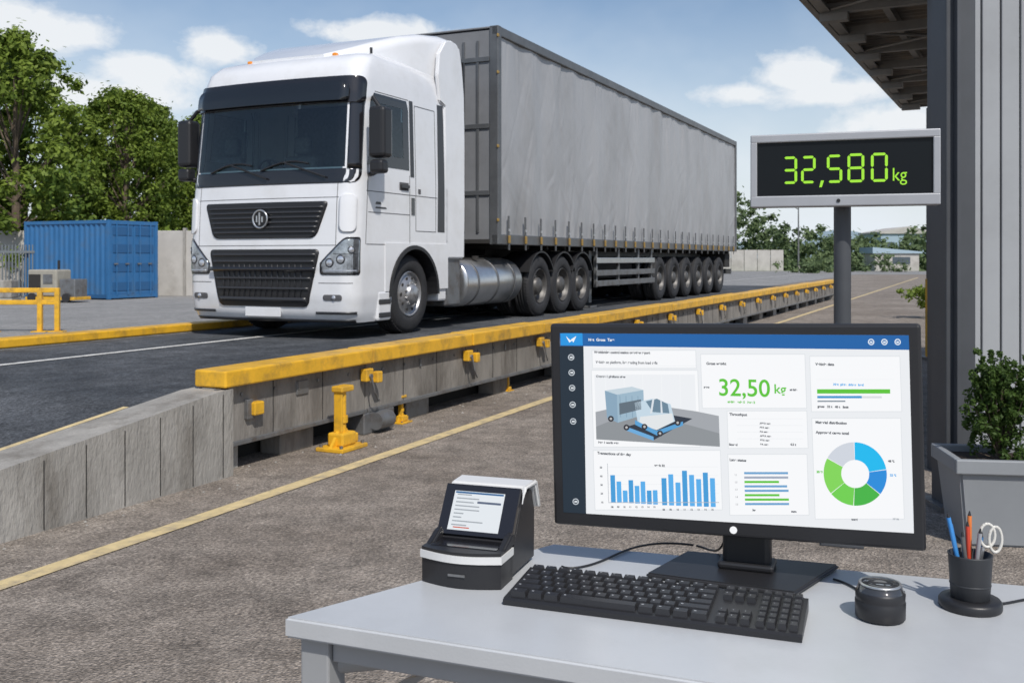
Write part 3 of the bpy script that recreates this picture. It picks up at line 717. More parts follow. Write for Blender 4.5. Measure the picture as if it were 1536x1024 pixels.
for k in range(13):
    a=math.pi*k/12; P.append([tuple(Mx@Vector((.13+.15+.15*-math.cos(a),.10,DZ-.17+.075*math.sin(a)))),tuple(Mx@Vector((.13+.2+.2*-math.cos(a),.42,DZ-.20+.075*math.sin(a))))])
b.grid(P,m_desk,True); b.build('cable_cover',desk)
# ---------------------------------------------------------------- monitor
WM,HM=.682,.396
mon=empty('computer_monitor',(.083,1.98,.875),(0,R(-1.3),R(-20.6)))
hm=homog([(834,486),(1393,486),(1389,828),(831,786)],[(0,HM),(WM,HM),(WM,0),(0,0)])
b=MB(); b.box((0,0,0),(WM,.022,HM),m_black,.006,seg=3); b.box((.08,.022,.05),(WM-.08,.045,HM-.06),m_black,.012)
m_wdot=mat('power_dot',(.6,.6,.6),.4,emit=(.9,.9,.9),es=.4)
x,z=hm(1100,795); b.cyl((x,.001,z),(x,-.0012,z),.0068,m_wdot,24)
b.build('case',mon)
UIm={}
def U(col,s=1.0):
    k=(col,s)
    if k not in UIm: UIm[k]=mat('ui_%d'%len(UIm),(.01,.01,.01),.35,emit=col,es=s,spec=.2)
    return UIm[k]
WH=(.82,.84,.87); CARD=(.92,.93,.95); BL=(.012,.12,.38); BL2=(.02,.30,.75); DK=(.015,.028,.045); GR=(.11,.55,.04); LB=(.10,.42,.82); GY=(.45,.48,.52); TX=(.10,.11,.13)
b=MB(); LY=.0005; LS=.00018
def q4(x0,y0,x1,y1,c,ly):
    v=[hm(x0,y0),hm(x1,y0),hm(x1,y1),hm(x0,y1)]; y=-LY-LS*ly; b.add([(a,y,c_) for a,c_ in v],[(0,1,2,3)],U(c))
def pg(pts,c,ly):
    v=[hm(*p) for p in pts]; y=-LY-LS*ly; b.add([(a,y,c_) for a,c_ in v],[tuple(range(len(pts)))],U(c))
pg([(849,500),(1374,503),(1371,800),(846,768)],WH,0)
pg([(849,500),(1374,503),(1374,525),(849,519)],BL,1)
pg([(850,500),(883,500),(883,518),(850,518)],BL2,2)
pg([(848,519),(884,519.4),(880,770.2),(846,768)],DK,2)
pg([(858,504),(863,514),(866,509),(869,514),(874,504),(866,512)],CARD,3)
cards=[(897,526,1052,552),(895,556,1054,670),(1060,532,1216,612),(1224,535,1359,617),(1097,617,1216,672),(1224,628,1357,778),(894,676,1084,764),(1096,682,1214,772)]
for k,c in enumerate(cards):
    o_=.02*k
    pg([(c[0]-1,c[1]-1),(c[2]+1,c[1]-1),(c[2]+1,c[3]+1),(c[0]-1,c[3]+1)],(.72,.75,.78),1+o_); pg([(c[0],c[1]),(c[2],c[1]),(c[2],c[3]),(c[0],c[3])],CARD,2+o_)
pg([(899,562),(1050,562),(1050,625),(899,625)],(.84,.86,.89),3)
for k in range(5): q4(915+k*28,562,915.8+k*28,612,(.88,.9,.92),3.5)
pg([(899,618),(960,604),(1050,617),(1084,624),(1084,670),(899,659)],(.36,.38,.41),4)
pg([(899,640),(960,616),(1084,650),(1084,670),(899,659)],(.27,.29,.31),4.5)
pg([(945,640),(1010,622),(1044,628),(985,660)],(.03,.04,.06),5)
pg([(945,640),(985,655),(985,661),(945,646)],(.15,.4,.7),6)
pg([(914,586),(955,580),(972,585),(932,592)],(.55,.65,.72),5); pg([(914,586),(932,592),(932,634),(916,627)],(.25,.38,.5),5); pg([(932,592),(972,585),(972,622),(932,634)],(.33,.47,.58),6)
for k in range(4): q4(936+9*k,594,937+9*k,626,(.22,.34,.45),6.5)
pg([(935,605),(968,599),(968,614),(935,622)],(.12,.16,.2),7)
pg([(958,604),(985,598),(1012,606),(1018,632),(990,645),(962,634)],(.55,.68,.78),7)
pg([(975,602),(992,598),(1008,606),(1010,620),(985,618)],(.15,.24,.32),8); pg([(966,625),(1014,620),(1016,632),(990,645),(964,636)],(.75,.78,.8),8.5)
pg([(985,599),(988,599),(984,620),(981,620)],(.7,.75,.8),9); pg([(997,600),(999,601),(1000,620),(997,620)],(.7,.75,.8),9)
pg([(958,630),(990,646),(1030,632),(1030,638),(990,653),(958,637)],(.1,.35,.65),9)
def disc(cx,cy,r,c,ly,r0=0,a0=0,a1=360,n_=28):
    A_=[a0+(a1-a0)*k/n_ for k in range(n_+1)]
    out=[(cx+r*math.sin(R(a)),cy-r*math.cos(R(a))) for a in A_]; inn=[(cx+r0*math.sin(R(a)),cy-r0*math.cos(R(a))) for a in A_]
    for k in range(n_): pg([inn[k],out[k],out[k+1],inn[k+1]] if r0 else [(cx,cy),out[k],out[k+1]],c,ly)
for cx,cy in ((922,628),(945,641),(972,640),(995,650),(1022,634)): disc(cx,cy,4.5,(.03,.03,.04),10,n_=12); disc(cx,cy,2,(.5,.5,.5),11,n_=8)
q4(1233,584,1343,590.5,GR,3); q4(1233,594,1300,597.5,(.05,.3,.62),3); q4(1300,594.3,1330,597.5,(.7,.73,.76),3); q4(1233,601,1275,603,(.2,.25,.3),3)
for a0,a1,c in ((0,82,(.01,.48,.85)),(82,130,(.02,.26,.70)),(130,185,(.06,.45,.06)),(185,232,(.16,.62,.08)),(232,300,(.22,.66,.10)),(300,360,(.62,.66,.73))):
    disc(1286,711,47.5,c,3,21,a0+.6,a1-.6)
for k,h_ in enumerate([40,31,18,34,26,33,20,21]): q4(918+9*k,752.5-h_+k*.5,925+9*k,753+k*.5,LB if k%3 else (.06,.33,.68),3)
for k,h_ in enumerate([40,46,34,52,46,40,50,42]): q4(994.5+10.4*k,757-h_+k*.3,1002+10.4*k,757.5+k*.4,LB if k%3 else (.06,.33,.68),3)
q4(914,753,1080,754,GY,3.2); q4(914,695,914.8,753,GY,3.4)
for k in range(4): q4(914,700+13*k,1080,700.5+13*k,(.8,.82,.85),2.5)
for k in range(8): q4(1119,708+6.6*k,1119+[66,66,52,64,66,52,66,66][k],711.3+6.6*k,(GR if k in (2,5,6) else (.15,.36,.62)) if k!=1 else (.35,.4,.5),3)
for k in range(4): q4(1110,628+10*k,1210,628.5+10*k,(.8,.82,.85),2.6)
q4(1233,569,1350,569.5,(.85,.87,.9),2.6)
q4(897,548.5,1052,549,(.8,.82,.85),2.6)
for cy in (536,559,582,607,632,752):
    disc(865,cy,4.8,(.55,.6,.65),4,3.4,n_=14); q4(863,cy-1.2,867.5,cy+1.4,(.7,.74,.78),4)
for cx in (1317,1337,1357): disc(cx,513,4.8,(.8,.88,.95),4,3.3,n_=14); q4(cx-2,512,cx+2,514.5,(.8,.88,.95),4)
b.build('screen',mon,fix=False)
def T(s_,px,py,cap,c,al='LEFT',ly=12,bold=0,sx=1):
    x,z=hm(px,py); x2,z2=hm(px,py-cap); sz=(z2-z)/.70
    text(s_,sz,U(c),mon,(x,-LY-LS*ly,z),align=al,name='screen_text',sx=sx,bold=bold)
T('32,50',1084,593,25,GR,bold=.0005,sx=.97); T('kg',1168,590,14,GR,bold=.0003,sx=1.0)
T('Net  Gross  Tare',892,511.5,4,CARD,bold=.0002)
T('Weighbridge control station overview report',900,530,3.6,TX,bold=.0003,sx=.9); T('Vehicle on platform, live reading from load cells',902,545,4,TX,bold=.0002,sx=.85)
for s_,x,y in (('Gross weight',1068,547),('Vehicle data',1232,548),('Throughput',1100,623),('Transactions of the day',900,681),('Lane status',1098,691),('Material distribution',1229,635),('Approved cargo total',1229,650)): T(s_,x,y,3.8,TX,bold=.0003)
for s_,x,y,c in (('zero',1063,582,TX),('stable',1192,586,TX),('stable   axle 5   lane 2',1098,604,GR),('Camera 1 platform view',902,566,TX),('lane 1 north gate',902,664.5,TX),('48 %',1336,693,TX),('22 %',1338,714,LB),('30 %',1228,709,GR),('total',1278,780,TX),('mass',1340,779,GY),('Net  plate  driver  load',1258,578,LB),('gross   32 t   40 t   limit',1233,611,TX),('week 32',985,699,TX),('4.2 t',1190,668,TX),('Stored',1098,668,TX),('sum',1188,768,TX),('kg',1130,766,TX)): T(s_,x,y,3.2,c,bold=.0003)
for k in range(6): T('ABBA'[k%3:]+' gate',1145,636+6.3*k,2.6,TX,bold=.0002)
for k in range(8): T('%02d'%(k+8),918+9*k,761,2.6,TX,bold=.0002); T('%02d'%(k+8),995+10.4*k,765,2.6,TX,bold=.0002)
for k in range(5): T('%d0'%(5-k),903,702+13*k,2.6,TX,bold=.0002); T('L%d'%(k+1),1105,713+11*k,2.6,TX)
b=MB()
base=[(.25,1.875),(.353,2.02),(.632,1.93),(.50,1.765)]
bm=bmesh.new(); vs=[bm.verts.new((x,y,DZ+.001)) for x,y in base]; fc=bm.faces.new(vs)
ex=bmesh.ops.extrude_face_region(bm,geom=[fc]); bmesh.ops.translate(bm,verts=[q for q in ex['geom'] if isinstance(q,bmesh.types.BMVert)],vec=(0,0,.011))
bmesh.ops.bevel(bm,geom=bm.edges[:],offset=.004,segments=3,affect='EDGES'); bm.verts.index_update()
Ms=Matrix.Translation((.447,1.905,DZ+.012))@Matrix.Rotation(R(-20.6),4,'Z')
b.add([v.co[:] for v in bm.verts],[[v.index for v in f.verts] for f in bm.faces],m_black); bm.free()
b.box((-.045,-.012,0),(.045,.03,.15),m_black,.01,Ms); b.box((-.052,-.025,0),(.052,.04,.014),m_black,.005,Ms)
so_=b.build('stand')
mon_m=Matrix.Translation(mon.location)@mon.rotation_euler.to_matrix().to_4x4()
so_.parent=mon; so_.matrix_parent_inverse=mon_m.inverted()
# ---------------------------------------------------------------- keyboard
kb=empty('keyboard',(-.016,1.735,DZ),(0,0,R(-20.3)))
m_key=mat('key_plastic',(.022,.022,.025),.45)
m_kl=mat('key_legend',(.30,.31,.33),.6)
b=MB(); b.prism([(0,0.001),(.15,.001),(.15,.022),(.145,.024),(.005,.012),(0,.009)],'x',0,.5,m_black)
rows=[(.012,[1.3,1.2,1.2,5.6,1.2,1.2,1.2,1.3]),(.034,[2.1]+[1]*10+[2.4]),(.056,[1.7]+[1]*11+[1.8]),(.078,[1.4]+[1]*12+[1.1]),(.100,[1]*13+[1.5]),(.126,[1]*14)]
for y,ks in rows:
    tot=sum(ks); wk=.345/tot; x=.008
    def key(x,wd,y,dp=.019):
        zb=.010+y*.08; zt=zb+.011
        v=[(x+.0008,y,zb),(x+wd-.0008,y,zb),(x+wd-.0008,y+dp,zb+.0015),(x+.0008,y+dp,zb+.0015),(x+.003,y+.002,zt),(x+wd-.003,y+.002,zt),(x+wd-.003,y+dp-.003,zt+.0012),(x+.003,y+dp-.003,zt+.0012)]
        b.add(v,[(4,5,6,7),(0,1,5,4),(1,2,6,5),(2,3,7,6),(3,0,4,7)],m_key)
        b.add([(x+.006,y+.009,zt+.0009),(x+min(wd*.4,.010),y+.009,zt+.0009),(x+min(wd*.4,.010),y+.0125,zt+.0011),(x+.006,y+.0125,zt+.0011)],[(0,1,2,3)],m_kl)
    for k in ks: key(x,wk*k-.0012,y,.016 if y>.12 else .019); x+=wk*k
    for k in range(3):
        if not (.05<y<.09): key(.362+k*.0195,.0185,y,.016 if y>.12 else .019)
    for k in range(4): key(.426+k*.0172,.0165,y,.016 if y>.12 else .019)
b.build('keys_and_body',kb)
# ---------------------------------------------------------------- ticket printer
pr=empty('ticket_printer',(-.166,1.868,DZ),(0,0,R(-19))); pr.scale=(1.10,1.2,1.0)
m_pw=mat('printer_white',(.66,.66,.65),.35)
b=MB(); Wp=.142
def rbox(pts,x0,x1,m,bev=.006):
    bm=bmesh.new(); vs=[bm.verts.new((x0,y,z)) for y,z in pts]; fc=bm.faces.new(vs)
    ex=bmesh.ops.extrude_face_region(bm,geom=[fc]); bmesh.ops.translate(bm,verts=[q for q in ex['geom'] if isinstance(q,bmesh.types.BMVert)],vec=(x1-x0,0,0))
    bmesh.ops.bevel(bm,geom=bm.edges[:],offset=bev,segments=3,affect='EDGES',clamp_overlap=True); bm.verts.index_update()
    b.add([v.co[:] for v in bm.verts],[[v.index for v in f.verts] for f in bm.faces],m,None,False); bm.free()
rbox([(.03,.001),(.165,.001),(.168,.10),(.150,.150),(.10,.153),(.052,.066),(.03,.05)],.0,Wp,m_black,.007)
def arcfront(z0,z1,y_in,grow,m,x0=0,x1=Wp):
    N=16; pts=[(x1,y_in)]+[(x1-(x1-x0)*k/N,-.004-.016*math.sin(math.pi*k/N)-grow) for k in range(N+1)]+[(x0,y_in)]
    b.prism(pts,'z',z0,z1,m)
arcfront(.001,.046,.05,0,m_black); arcfront(.0465,.060,.05,.003,m_pw,-.002,Wp+.002); arcfront(.0605,.066,.045,.001,m_black)
b.box((.012,.005,.0655),(Wp-.012,.05,.0675),m_gblk)
for x in (-.001,Wp-.013): rbox([(-.004,.06),(.06,.06),(.06,.086),(.045,.084)],x,x+.014,m_black,.004)
rbox([(.110,.149),(.150,.150),(.171,.10),(.176,.104),(.156,.160),(.112,.158)],.0015,Wp+.003,m_pw,.003)
rbox([(.085,.128),(.10,.154),(.150,.152),(.170,.10),(.176,.104),(.157,.161),(.096,.162)],Wp+.0005,Wp+.008,m_pw,.003)
d=Vector((0,.10-.052,.153-.066)).normalized(); nrm=Vector((0,-d.z,d.y))
def sp(x,s_,o): 
    p=Vector((x,.052,.066))+d*s_+nrm*o; return p[:]
def slab(x0,x1,s0,s1,o0,o1,m):
    v=[sp(x0,s0,o0),sp(x1,s0,o0),sp(x1,s1,o0),sp(x0,s1,o0),sp(x0,s0,o1),sp(x1,s0,o1),sp(x1,s1,o1),sp(x0,s1,o1)]
    b.add(v,[(0,1,2,3),(4,5,6,7),(0,1,5,4),(1,2,6,5),(2,3,7,6),(3,0,4,7)],m)
slab(.002,.140,.006,.101,-.004,.007,m_gblk)
slab(.020,.114,.014,.088,.0065,.0076,U((.76,.80,.84)))
for k in range(9):
    slab(.026,.026+.015+.05*random.random(),.080-.0072*k,.0822-.0072*k,.0075,.0080,U((.35,.38,.42)))
slab(.066,.110,.066,.070,.0075,.0081,U((.1,.13,.2))); slab(.022,.112,.0835,.0868,.0075,.0079,U((.02,.12,.3)))
slab(.03,.06,.018,.020,.0075,.0081,U((.6,.1,.05)))
b.box((.055,-.022,.022),(.085,-.0195,.026),m_steel)
b.build('body',pr)
# ---------------------------------------------------------------- puck, pens, cables
m_gl2=mat('smoked_glass',(.04,.042,.045),.05,coat=1)
pk=MB(); x,y,_=W(1322,928,DZ)
Mp=Matrix.Translation((x,y+.005,DZ))
pk.lathe([(.036,.001),(.040,.004),(.0405,.030),(.039,.032),(.0395,.034),(.040,.044),(.038,.047)],m_black,Mp,40); pk.lathe([(.038,.047),(.034,.056),(.026,.058),(.02,.058)],m_gl2,Mp,40,caps=False)
pk.lathe([(.033,.0565),(.035,.058),(.033,.060),(.030,.0595)],m_chr,Mp,40,caps=False); pk.lathe([(.022,.0585),(.018,.0595),(.014,.0575),(0,.0575)],m_gl2,Mp,32,caps=False)
pk.build('desk_dispenser')
cup=empty('pen_holder',(.789,1.722,DZ))
m_cup=mat('pen_cup_plastic',(.03,.032,.036),.5)
b=MB(); b.lathe([(.050,.001),(.051,.003),(.051,.013),(.048,.017),(.036,.018)],m_black,None,40)
b.lathe([(.030,.018),(.0315,.02),(.0355,.09),(.0365,.093),(.034,.093),(.029,.03),(0,.028)],m_cup,None,40,caps=False); b.lathe([(.0325,.04),(.0335,.041),(.0335,.043),(.0325,.044)],m_cup,None,32,caps=False); b.build('cup',cup)
b=MB()
pens=[((.05,.25,.6),-.034,.0,.155),((.04,.2,.5),-.026,.012,.14),((.55,.06,.03),-.004,.0,.14),((.7,.2,.05),.004,.012,.155),((.12,.12,.12),-.016,-.01,.125),((.3,.3,.32),.012,-.008,.13),((.03,.15,.35),.02,.006,.12)]
for k,(c,dx,dy,hh) in enumerate(pens):
    m=mat('pen_%d'%k,c,.35); p=Vector((dx*.3,dy*.5,.03)); q=Vector((dx*1.1,dy,hh)); b.cyl(p,q,.0037,m,12); b.cyl(q,q+(q-p).normalized()*.008,.0030,m_black,12,.001)
m_sc=mat('scissor_handle',(.62,.6,.55),.4)
for cx,cz,rx,rz in ((.028,.125,.013,.02),(.042,.118,.011,.022)):
    P=[Vector((cx+rx*math.cos(a)+.0,-.003,cz+rz*math.sin(a))) for a in np.linspace(0,2*math.pi,21)]; b.tube(P,.0026,m_sc,8)
b.tube([(.02,-.003,.104),(.01,0,.05)],.004,m_chr)
b.build('pens',cup)
def cable(name,pts,r=.0022):
    c=bpy.data.curves.new(name,'CURVE'); c.dimensions='3D'; c.bevel_depth=r; c.bevel_resolution=3; s_=c.splines.new('NURBS'); s_.points.add(len(pts)-1)
    for i,p in enumerate(pts): s_.points[i].co=(*p,1)
    s_.use_endpoint_u=True; s_.order_u=4; c.materials.append(m_black); o=bpy.data.objects.new(name,c); scene.collection.objects.link(o)
z=DZ+.003
def D_(px,py): x,y,_=W(px,py,z); return (x,y,z)
cable('cable',[D_(843,849),D_(850,853),D_(880,850),D_(915,836),D_(950,818),D_(1000,812),D_(1040,817)])
cable('cable',[D_(1045,818),D_(1060,822),D_(1080,834),(.42,1.97,DZ+.05),(.43,1.93,DZ+.1)])
cable('cable',[D_(1250,868),D_(1272,874),D_(1290,888),D_(1310,892),D_(1340,900),D_(1352,890),D_(1356,887)])
cable('cable',[D_(1496,905),D_(1515,905),D_(1530,898),D_(1560,896)])
# ---------------------------------------------------------------- foliage
def leafmat(name,c1,c2):
    m=bpy.data.materials.new(name); m.use_nodes=True; n_=m.node_tree.nodes; l_=m.node_tree.links; p=n_['Principled BSDF']; p.inputs['Roughness'].default_value=.55; p.inputs['Specular IOR Level'].default_value=.25
    at=n_.new('ShaderNodeAttribute'); at.attribute_name='shade'; mx=n_.new('ShaderNodeMix'); mx.data_type='RGBA'
    l_.new(at.outputs['Fac'],mx.inputs[0]); mx.inputs[6].default_value=(*c1,1); mx.inputs[7].default_value=(*c2,1); l_.new(mx.outputs[2],p.inputs['Base Color'])
    t=n_.new('ShaderNodeBsdfTranslucent'); l_.new(mx.outputs[2],t.inputs['Color']); ms=n_.new('ShaderNodeMixShader'); ms.inputs[0].default_value=.4
    l_.new(p.outputs[0],ms.inputs[1]); l_.new(t.outputs[0],ms.inputs[2]); l_.new(ms.outputs[0],n_['Material Output'].inputs[0]); return m
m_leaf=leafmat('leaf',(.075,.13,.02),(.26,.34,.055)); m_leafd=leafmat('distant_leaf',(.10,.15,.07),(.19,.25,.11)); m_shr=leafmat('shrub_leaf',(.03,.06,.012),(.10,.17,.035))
m_bark=mat('bark',(.12,.09,.065),.9,var=.3,vscale=8,bump=.6,bscale=20)
def leaves(centers,radii,per,size,rng,flat=.75,soft=False):
    C=np.repeat(centers,per,axis=0); Rr=np.repeat(radii,per)
    N=len(C); dd=rng.normal(size=(N,3)); dd/=np.linalg.norm(dd,axis=1)[:,None]
    rad=Rr*(np.abs(rng.normal(0,.62,N)) if soft else rng.uniform(.25,1.0,N)**.6)
    P=C+dd*rad[:,None]*np.array([1,1,flat])
    nr=dd+rng.normal(size=(N,3))*.6+np.array([0,-.2,.6]); nr/=np.linalg.norm(nr,axis=1)[:,None]
    t=np.cross(nr,rng.normal(size=(N,3))); t/=np.linalg.norm(t,axis=1)[:,None]; s_=np.cross(nr,t)
    sz=size*rng.uniform(.6,1.4,N)[:,None]
    V=np.stack([P-t*sz,P+s_*sz*.5,P+t*sz,P-s_*sz*.5],1).reshape(-1,3)
    sh=np.repeat(np.clip(np.repeat(rng.uniform(0,1,len(centers)),per)*.5+rng.uniform(0,.5,N),0,1),4)
    return V,sh
def leafobj(name,V,sh,m,extra=None,parent=None):
    F=np.arange(len(V)).reshape(-1,4); me=bpy.data.meshes.new(name)
    ev,ef=([],[]) if extra is None else (extra.v,extra.f)
    off_=len(V); me.from_pydata(V.tolist()+list(ev),[],F.tolist()+[tuple(i+off_ for i in f) for f in ef])
    me.materials.append(m); me.materials.append(m_bark)
    mi=[0]*len(F)+[1]*len(ef); me.polygons.foreach_set('material_index',mi)
    at=me.attributes.new('shade','FLOAT','POINT'); at.data.foreach_set('value',np.concatenate([sh,np.zeros(len(ev))]).astype(np.float32))
    me.update(); o=bpy.data.objects.new(name,me); scene.collection.objects.link(o); 
    if parent: o.parent=parent
    return o
def tree_mesh(seed,Ht,Rc,nc=250,per=115,size=.105):
    rng=np.random.RandomState(seed); b=MB()
    b.cyl((0,0,0),(.05,.03,Ht*.35),.2,m_bark,10,.14); b.cyl((.05,.03,Ht*.35),(0,0,Ht*.8),.14,m_bark,8,.04)
    cs=[];rs=[]
    lob=rng.uniform(0,6.28,4)
    for k in range(nc):
        u=rng.uniform(0,1)**.9; zt=.13+.87*u; prof=math.sin(math.pi*min(1,max(.05,(zt-.05)/.95))**.85)**.55*(1.08-.35*u)
        a=rng.uniform(0,6.283); lb=1+.16*math.sin(2*a+lob[0]+4*u)+.12*math.sin(3*a+lob[1]-5*u)
        rr=Rc*prof*lb*rng.uniform(.25,1.0)**.5
        cs.append((rr*math.cos(a),rr*math.sin(a),zt*Ht*.95)); rs.append(rng.uniform(.35,.9)*(1-.35*u))
        if k%8==0: b.cyl((0,0,zt*Ht*.6),cs[-1],.05,m_bark,5,.015)
    V,sh=leaves(np.array(cs),np.array(rs),per,size,rng,soft=True); return V,sh,b
tm=[tree_mesh(s_,10,3.3) for s_ in (1,2,5)]
t0=[leafobj('broadleaf_tree',*q[:2],m_leaf,q[2]) for q in tm]
pos=[(-19.4,39,1.12),(-24.0,41,1.10),(-16.6,43,.86),(-18.6,47,1.02),(-15.3,49,.88),(-22.5,46,1.1),(-16.8,57,.98),(-27,45,1.15),(-14.2,56,.84),(-14.0,63,.80),(-30,50,1.1),(-12.7,66,.74),(-20,55,1.1)]
for k,(x,y,s_) in enumerate(pos):
    if k<3: o=t0[k]
    else: o=bpy.data.objects.new('broadleaf_tree',t0[k%3].data); scene.collection.objects.link(o)
    o.location=(x,y,0); o.scale=(s_,s_,s_*(1+.05*((k*7)%3-1))); o.rotation_euler=(0,0,k*1.3)
rng=np.random.RandomState(8)
cs=np.stack([rng.uniform(-30,-9,190),rng.uniform(40,44,190),rng.uniform(.3,2.3,190)],1); V,sh=leaves(cs,rng.uniform(.4,.8,190),60,.14,rng,soft=True); leafobj('hedge',V,sh,m_leaf)
cs=[];rs=[]
for k in range(1700):
    x=rng.uniform(20,95); y=rng.uniform(118,135); env=(3.6+1.4*math.sin(x*.5)+.9*math.sin(x*1.3+1))
    env+=5.5*math.exp(-((x-27)/3.5)**2)+2.6*math.exp(-((x-33)/3)**2)
    cs.append((x,y,rng.uniform(0,1)*env)); rs.append(rng.uniform(.6,1.2))
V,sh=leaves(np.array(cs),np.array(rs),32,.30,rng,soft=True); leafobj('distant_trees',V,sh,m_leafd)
cs=[(rng.uniform(-120,20),rng.uniform(120,140),rng.uniform(0,7)) for k in range(600)]
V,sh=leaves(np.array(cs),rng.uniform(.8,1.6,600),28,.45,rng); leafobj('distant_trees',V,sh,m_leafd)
# mid-distance bushes beside the far road
cs=[];
for cx,cy,n_,sz in ((28,96,14,1.2),(31,101,18,1.5),(38,106,26,1.8),(46,104,16,1.3),(36,84,10,.8)):
    for k in range(n_): cs.append((cx+rng.normal(0,sz),cy+rng.normal(0,.6),rng.uniform(.1,1.0)*sz))
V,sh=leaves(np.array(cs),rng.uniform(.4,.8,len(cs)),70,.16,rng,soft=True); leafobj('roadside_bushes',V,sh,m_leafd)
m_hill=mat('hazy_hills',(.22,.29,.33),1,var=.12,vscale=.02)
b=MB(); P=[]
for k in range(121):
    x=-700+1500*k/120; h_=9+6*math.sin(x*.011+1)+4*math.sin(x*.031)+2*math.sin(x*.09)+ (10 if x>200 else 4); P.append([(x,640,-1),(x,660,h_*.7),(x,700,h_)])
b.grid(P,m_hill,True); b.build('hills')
# ---------------------------------------------------------------- container & background objects
m_blue=mat('blue_container_paint',(.028,.145,.34),.5,var=.15,vscale=1.5,dirt=(.06,.11,.18),dscale=1.5)
m_blued=mat('blue_container_dark',(.02,.10,.24),.5)
ctr=empty('shipping_container',(-13.67,33.9,0),(0,0,TH))
b=MB(); Lc,Wc,Hc=4.1,2.25,2.72
def corr(n_,L_,fn,m):
    P=[]
    for k in range(n_*4+1):
        s_=L_*k/(n_*4); dd=.0 if k%4 in (0,1) else .04; P.append([fn(s_,dd,.15),fn(s_,dd,Hc-.12)])
    b.grid(P,m,False)
corr(16,Lc-.2,lambda s_,d_,z_:(.02+d_,.1+s_,z_),m_blue); corr(16,Lc-.2,lambda s_,d_,z_:(Wc-.02-d_,.1+s_,z_),m_blue)
b.box((.03,Lc-.05,.1),(Wc-.03,Lc-.02,Hc-.1),m_blue); b.box((.02,.02,Hc-.06),(Wc-.02,Lc-.02,Hc-.02),m_blue)
for x in (0,Wc-.12):
    for y in (0,Lc-.12): b.box((x,y,.02),(x+.12,y+.12,Hc),m_blue,.01)
for x in (0,Wc-.1): b.box((x,.1,.05),(x+.1,Lc-.1,.18),m_blued); b.box((x,.1,Hc-.12),(x+.1,Lc-.1,Hc-.005),m_blue)
for z_ in (.05,Hc-.14): b.box((.1,.005,z_),(Wc-.1,.1,z_+.13),m_blue)
for x0,x1 in ((.12,Wc/2-.01),(Wc/2+.01,Wc-.12)):
    b.box((x0,.03,.18),(x1,.08,Hc-.14),m_blue,.01)
    for z_ in (.3,.95,1.6,2.2): b.box((x0+.08,.012,z_),(x1-.08,.03,z_+.3),m_blued,.01)
for x in (.35,.85,Wc-.85,Wc-.35): b.cyl((x,-.005,.15),(x,-.005,Hc-.1),.02,m_blue,8); b.box((x-.12,-.03,1.2),(x+.04,-.0,1.25),m_steel)
b.build('container_box',ctr)
m_pan=mat('pale_concrete_panel',(.46,.44,.41),.9,var=.12,vscale=1,dirt=(.30,.28,.25),dscale=.7)
b=MB()
for k in range(9): x=-22+1.95*k; b.box((x,37.5,0),(x+1.9,37.62,2.45),m_pan,.02); b.box((x-.08,37.45,0),(x+.03,37.68,2.55),m_conc,.01)
b.build('concrete_wall')
b=MB()
m_fe=mat('fence_metal',(.2,.22,.23),.6,.4)
for k in range(60): x=-24+.12*k; b.box((x,33,0.1),(x+.04,33.03,1.9),m_fe)
b.box((-24,32.98,.3),(-16.8,33.05,.38),m_fe); b.box((-24,32.98,1.6),(-16.8,33.05,1.68),m_fe); b.build('metal_fence',loc=(0,2.5,0))
gn=empty('generator',(-15.6,32.2,0),(0,0,R(-15)))
b=MB(); m_gc=mat('generator_beige',(.33,.31,.26),.6,var=.15)
b.box((0,0,.2),(1.1,.7,1.05),m_gc,.05); b.box((.05,-.01,.35),(.5,.0,.9),m_dark); b.box((.6,-.015,.6),(.95,0,.9),m_steel); b.box((1.15,.05,.1),(1.75,.65,.75),m_steel,.03)
b.cyl((.9,.35,1.05),(.9,.35,1.35),.04,m_black); b.box((-.05,-.05,.08),(1.8,.75,.18),m_yel,.01)
for x in (.2,1.5): b.cyl((x,-.08,.15),(x,.0,.15),.15,m_rub,20)
b.build('generator_body',gn)
b=MB(); b.box((0,0,.0),(.8,.6,.12),m_gc); b.box((.05,.05,.13),(.75,.55,.7),m_conc,.03); b.build('crate',loc=(-17.0,32.4,0))
def barrier(name,x,y,L_,rot):
    e_=empty(name,(x,y,0),(0,0,rot)); b=MB()
    for xx in (0,-.32):
        b.box((xx-.045,-.045,.02),(xx+.045,.045,.84),m_yel,.01); b.box((xx-.14,-.11,0),(xx+.14,.11,.025),m_yel,.004)
    for z_ in (.8,.57): b.box((-L_,-.035,z_-.045),(.04,.035,z_+.045),m_yel,.012)
    for xx in np.arange(-L_,-1.0,1.4): b.box((xx-.04,-.04,.0),(xx+.04,.04,.8),m_yel,.01); b.box((xx-.12,-.1,0),(xx+.12,.1,.02),m_yel)
    b.build('rails',e_)
x,y,_=W(86,498,0); barrier('yellow_barrier',x,y,2.6,R(4))
b=MB(); b.cyl((0,0,0),(0,0,7.4),.14,m_steel,10,.07); b.tube([(0,0,7.2),(-.5,0,7.5),(-1.2,0,7.55)],.05,m_steel); b.box((-1.9,-.12,7.47),(-1.1,.12,7.6),m_steel,.03); b.box((-.15,-.15,0),(.15,.15,.6),m_conc)
b.build('street_lamp',loc=(33.8,118,0))
fb=empty('distant_warehouse',(62,168,0)); b=MB(); m_fb=mat('pale_blue_cladding',(.33,.43,.5),.7); m_fw=mat('window_dark',(.08,.1,.12),.2)
b.box((0,0,0),(9,10,5.6),m_fb); b.prism([(-.3,5.6),(9.3,5.6),(9.3,5.9),(4.5,6.8),(-.3,5.9)],'y',-.3,10.3,m_pan)
for x in (1,3,5,7): b.box((x,-.03,3),(x+1.2,-.005,4.2),m_fw)
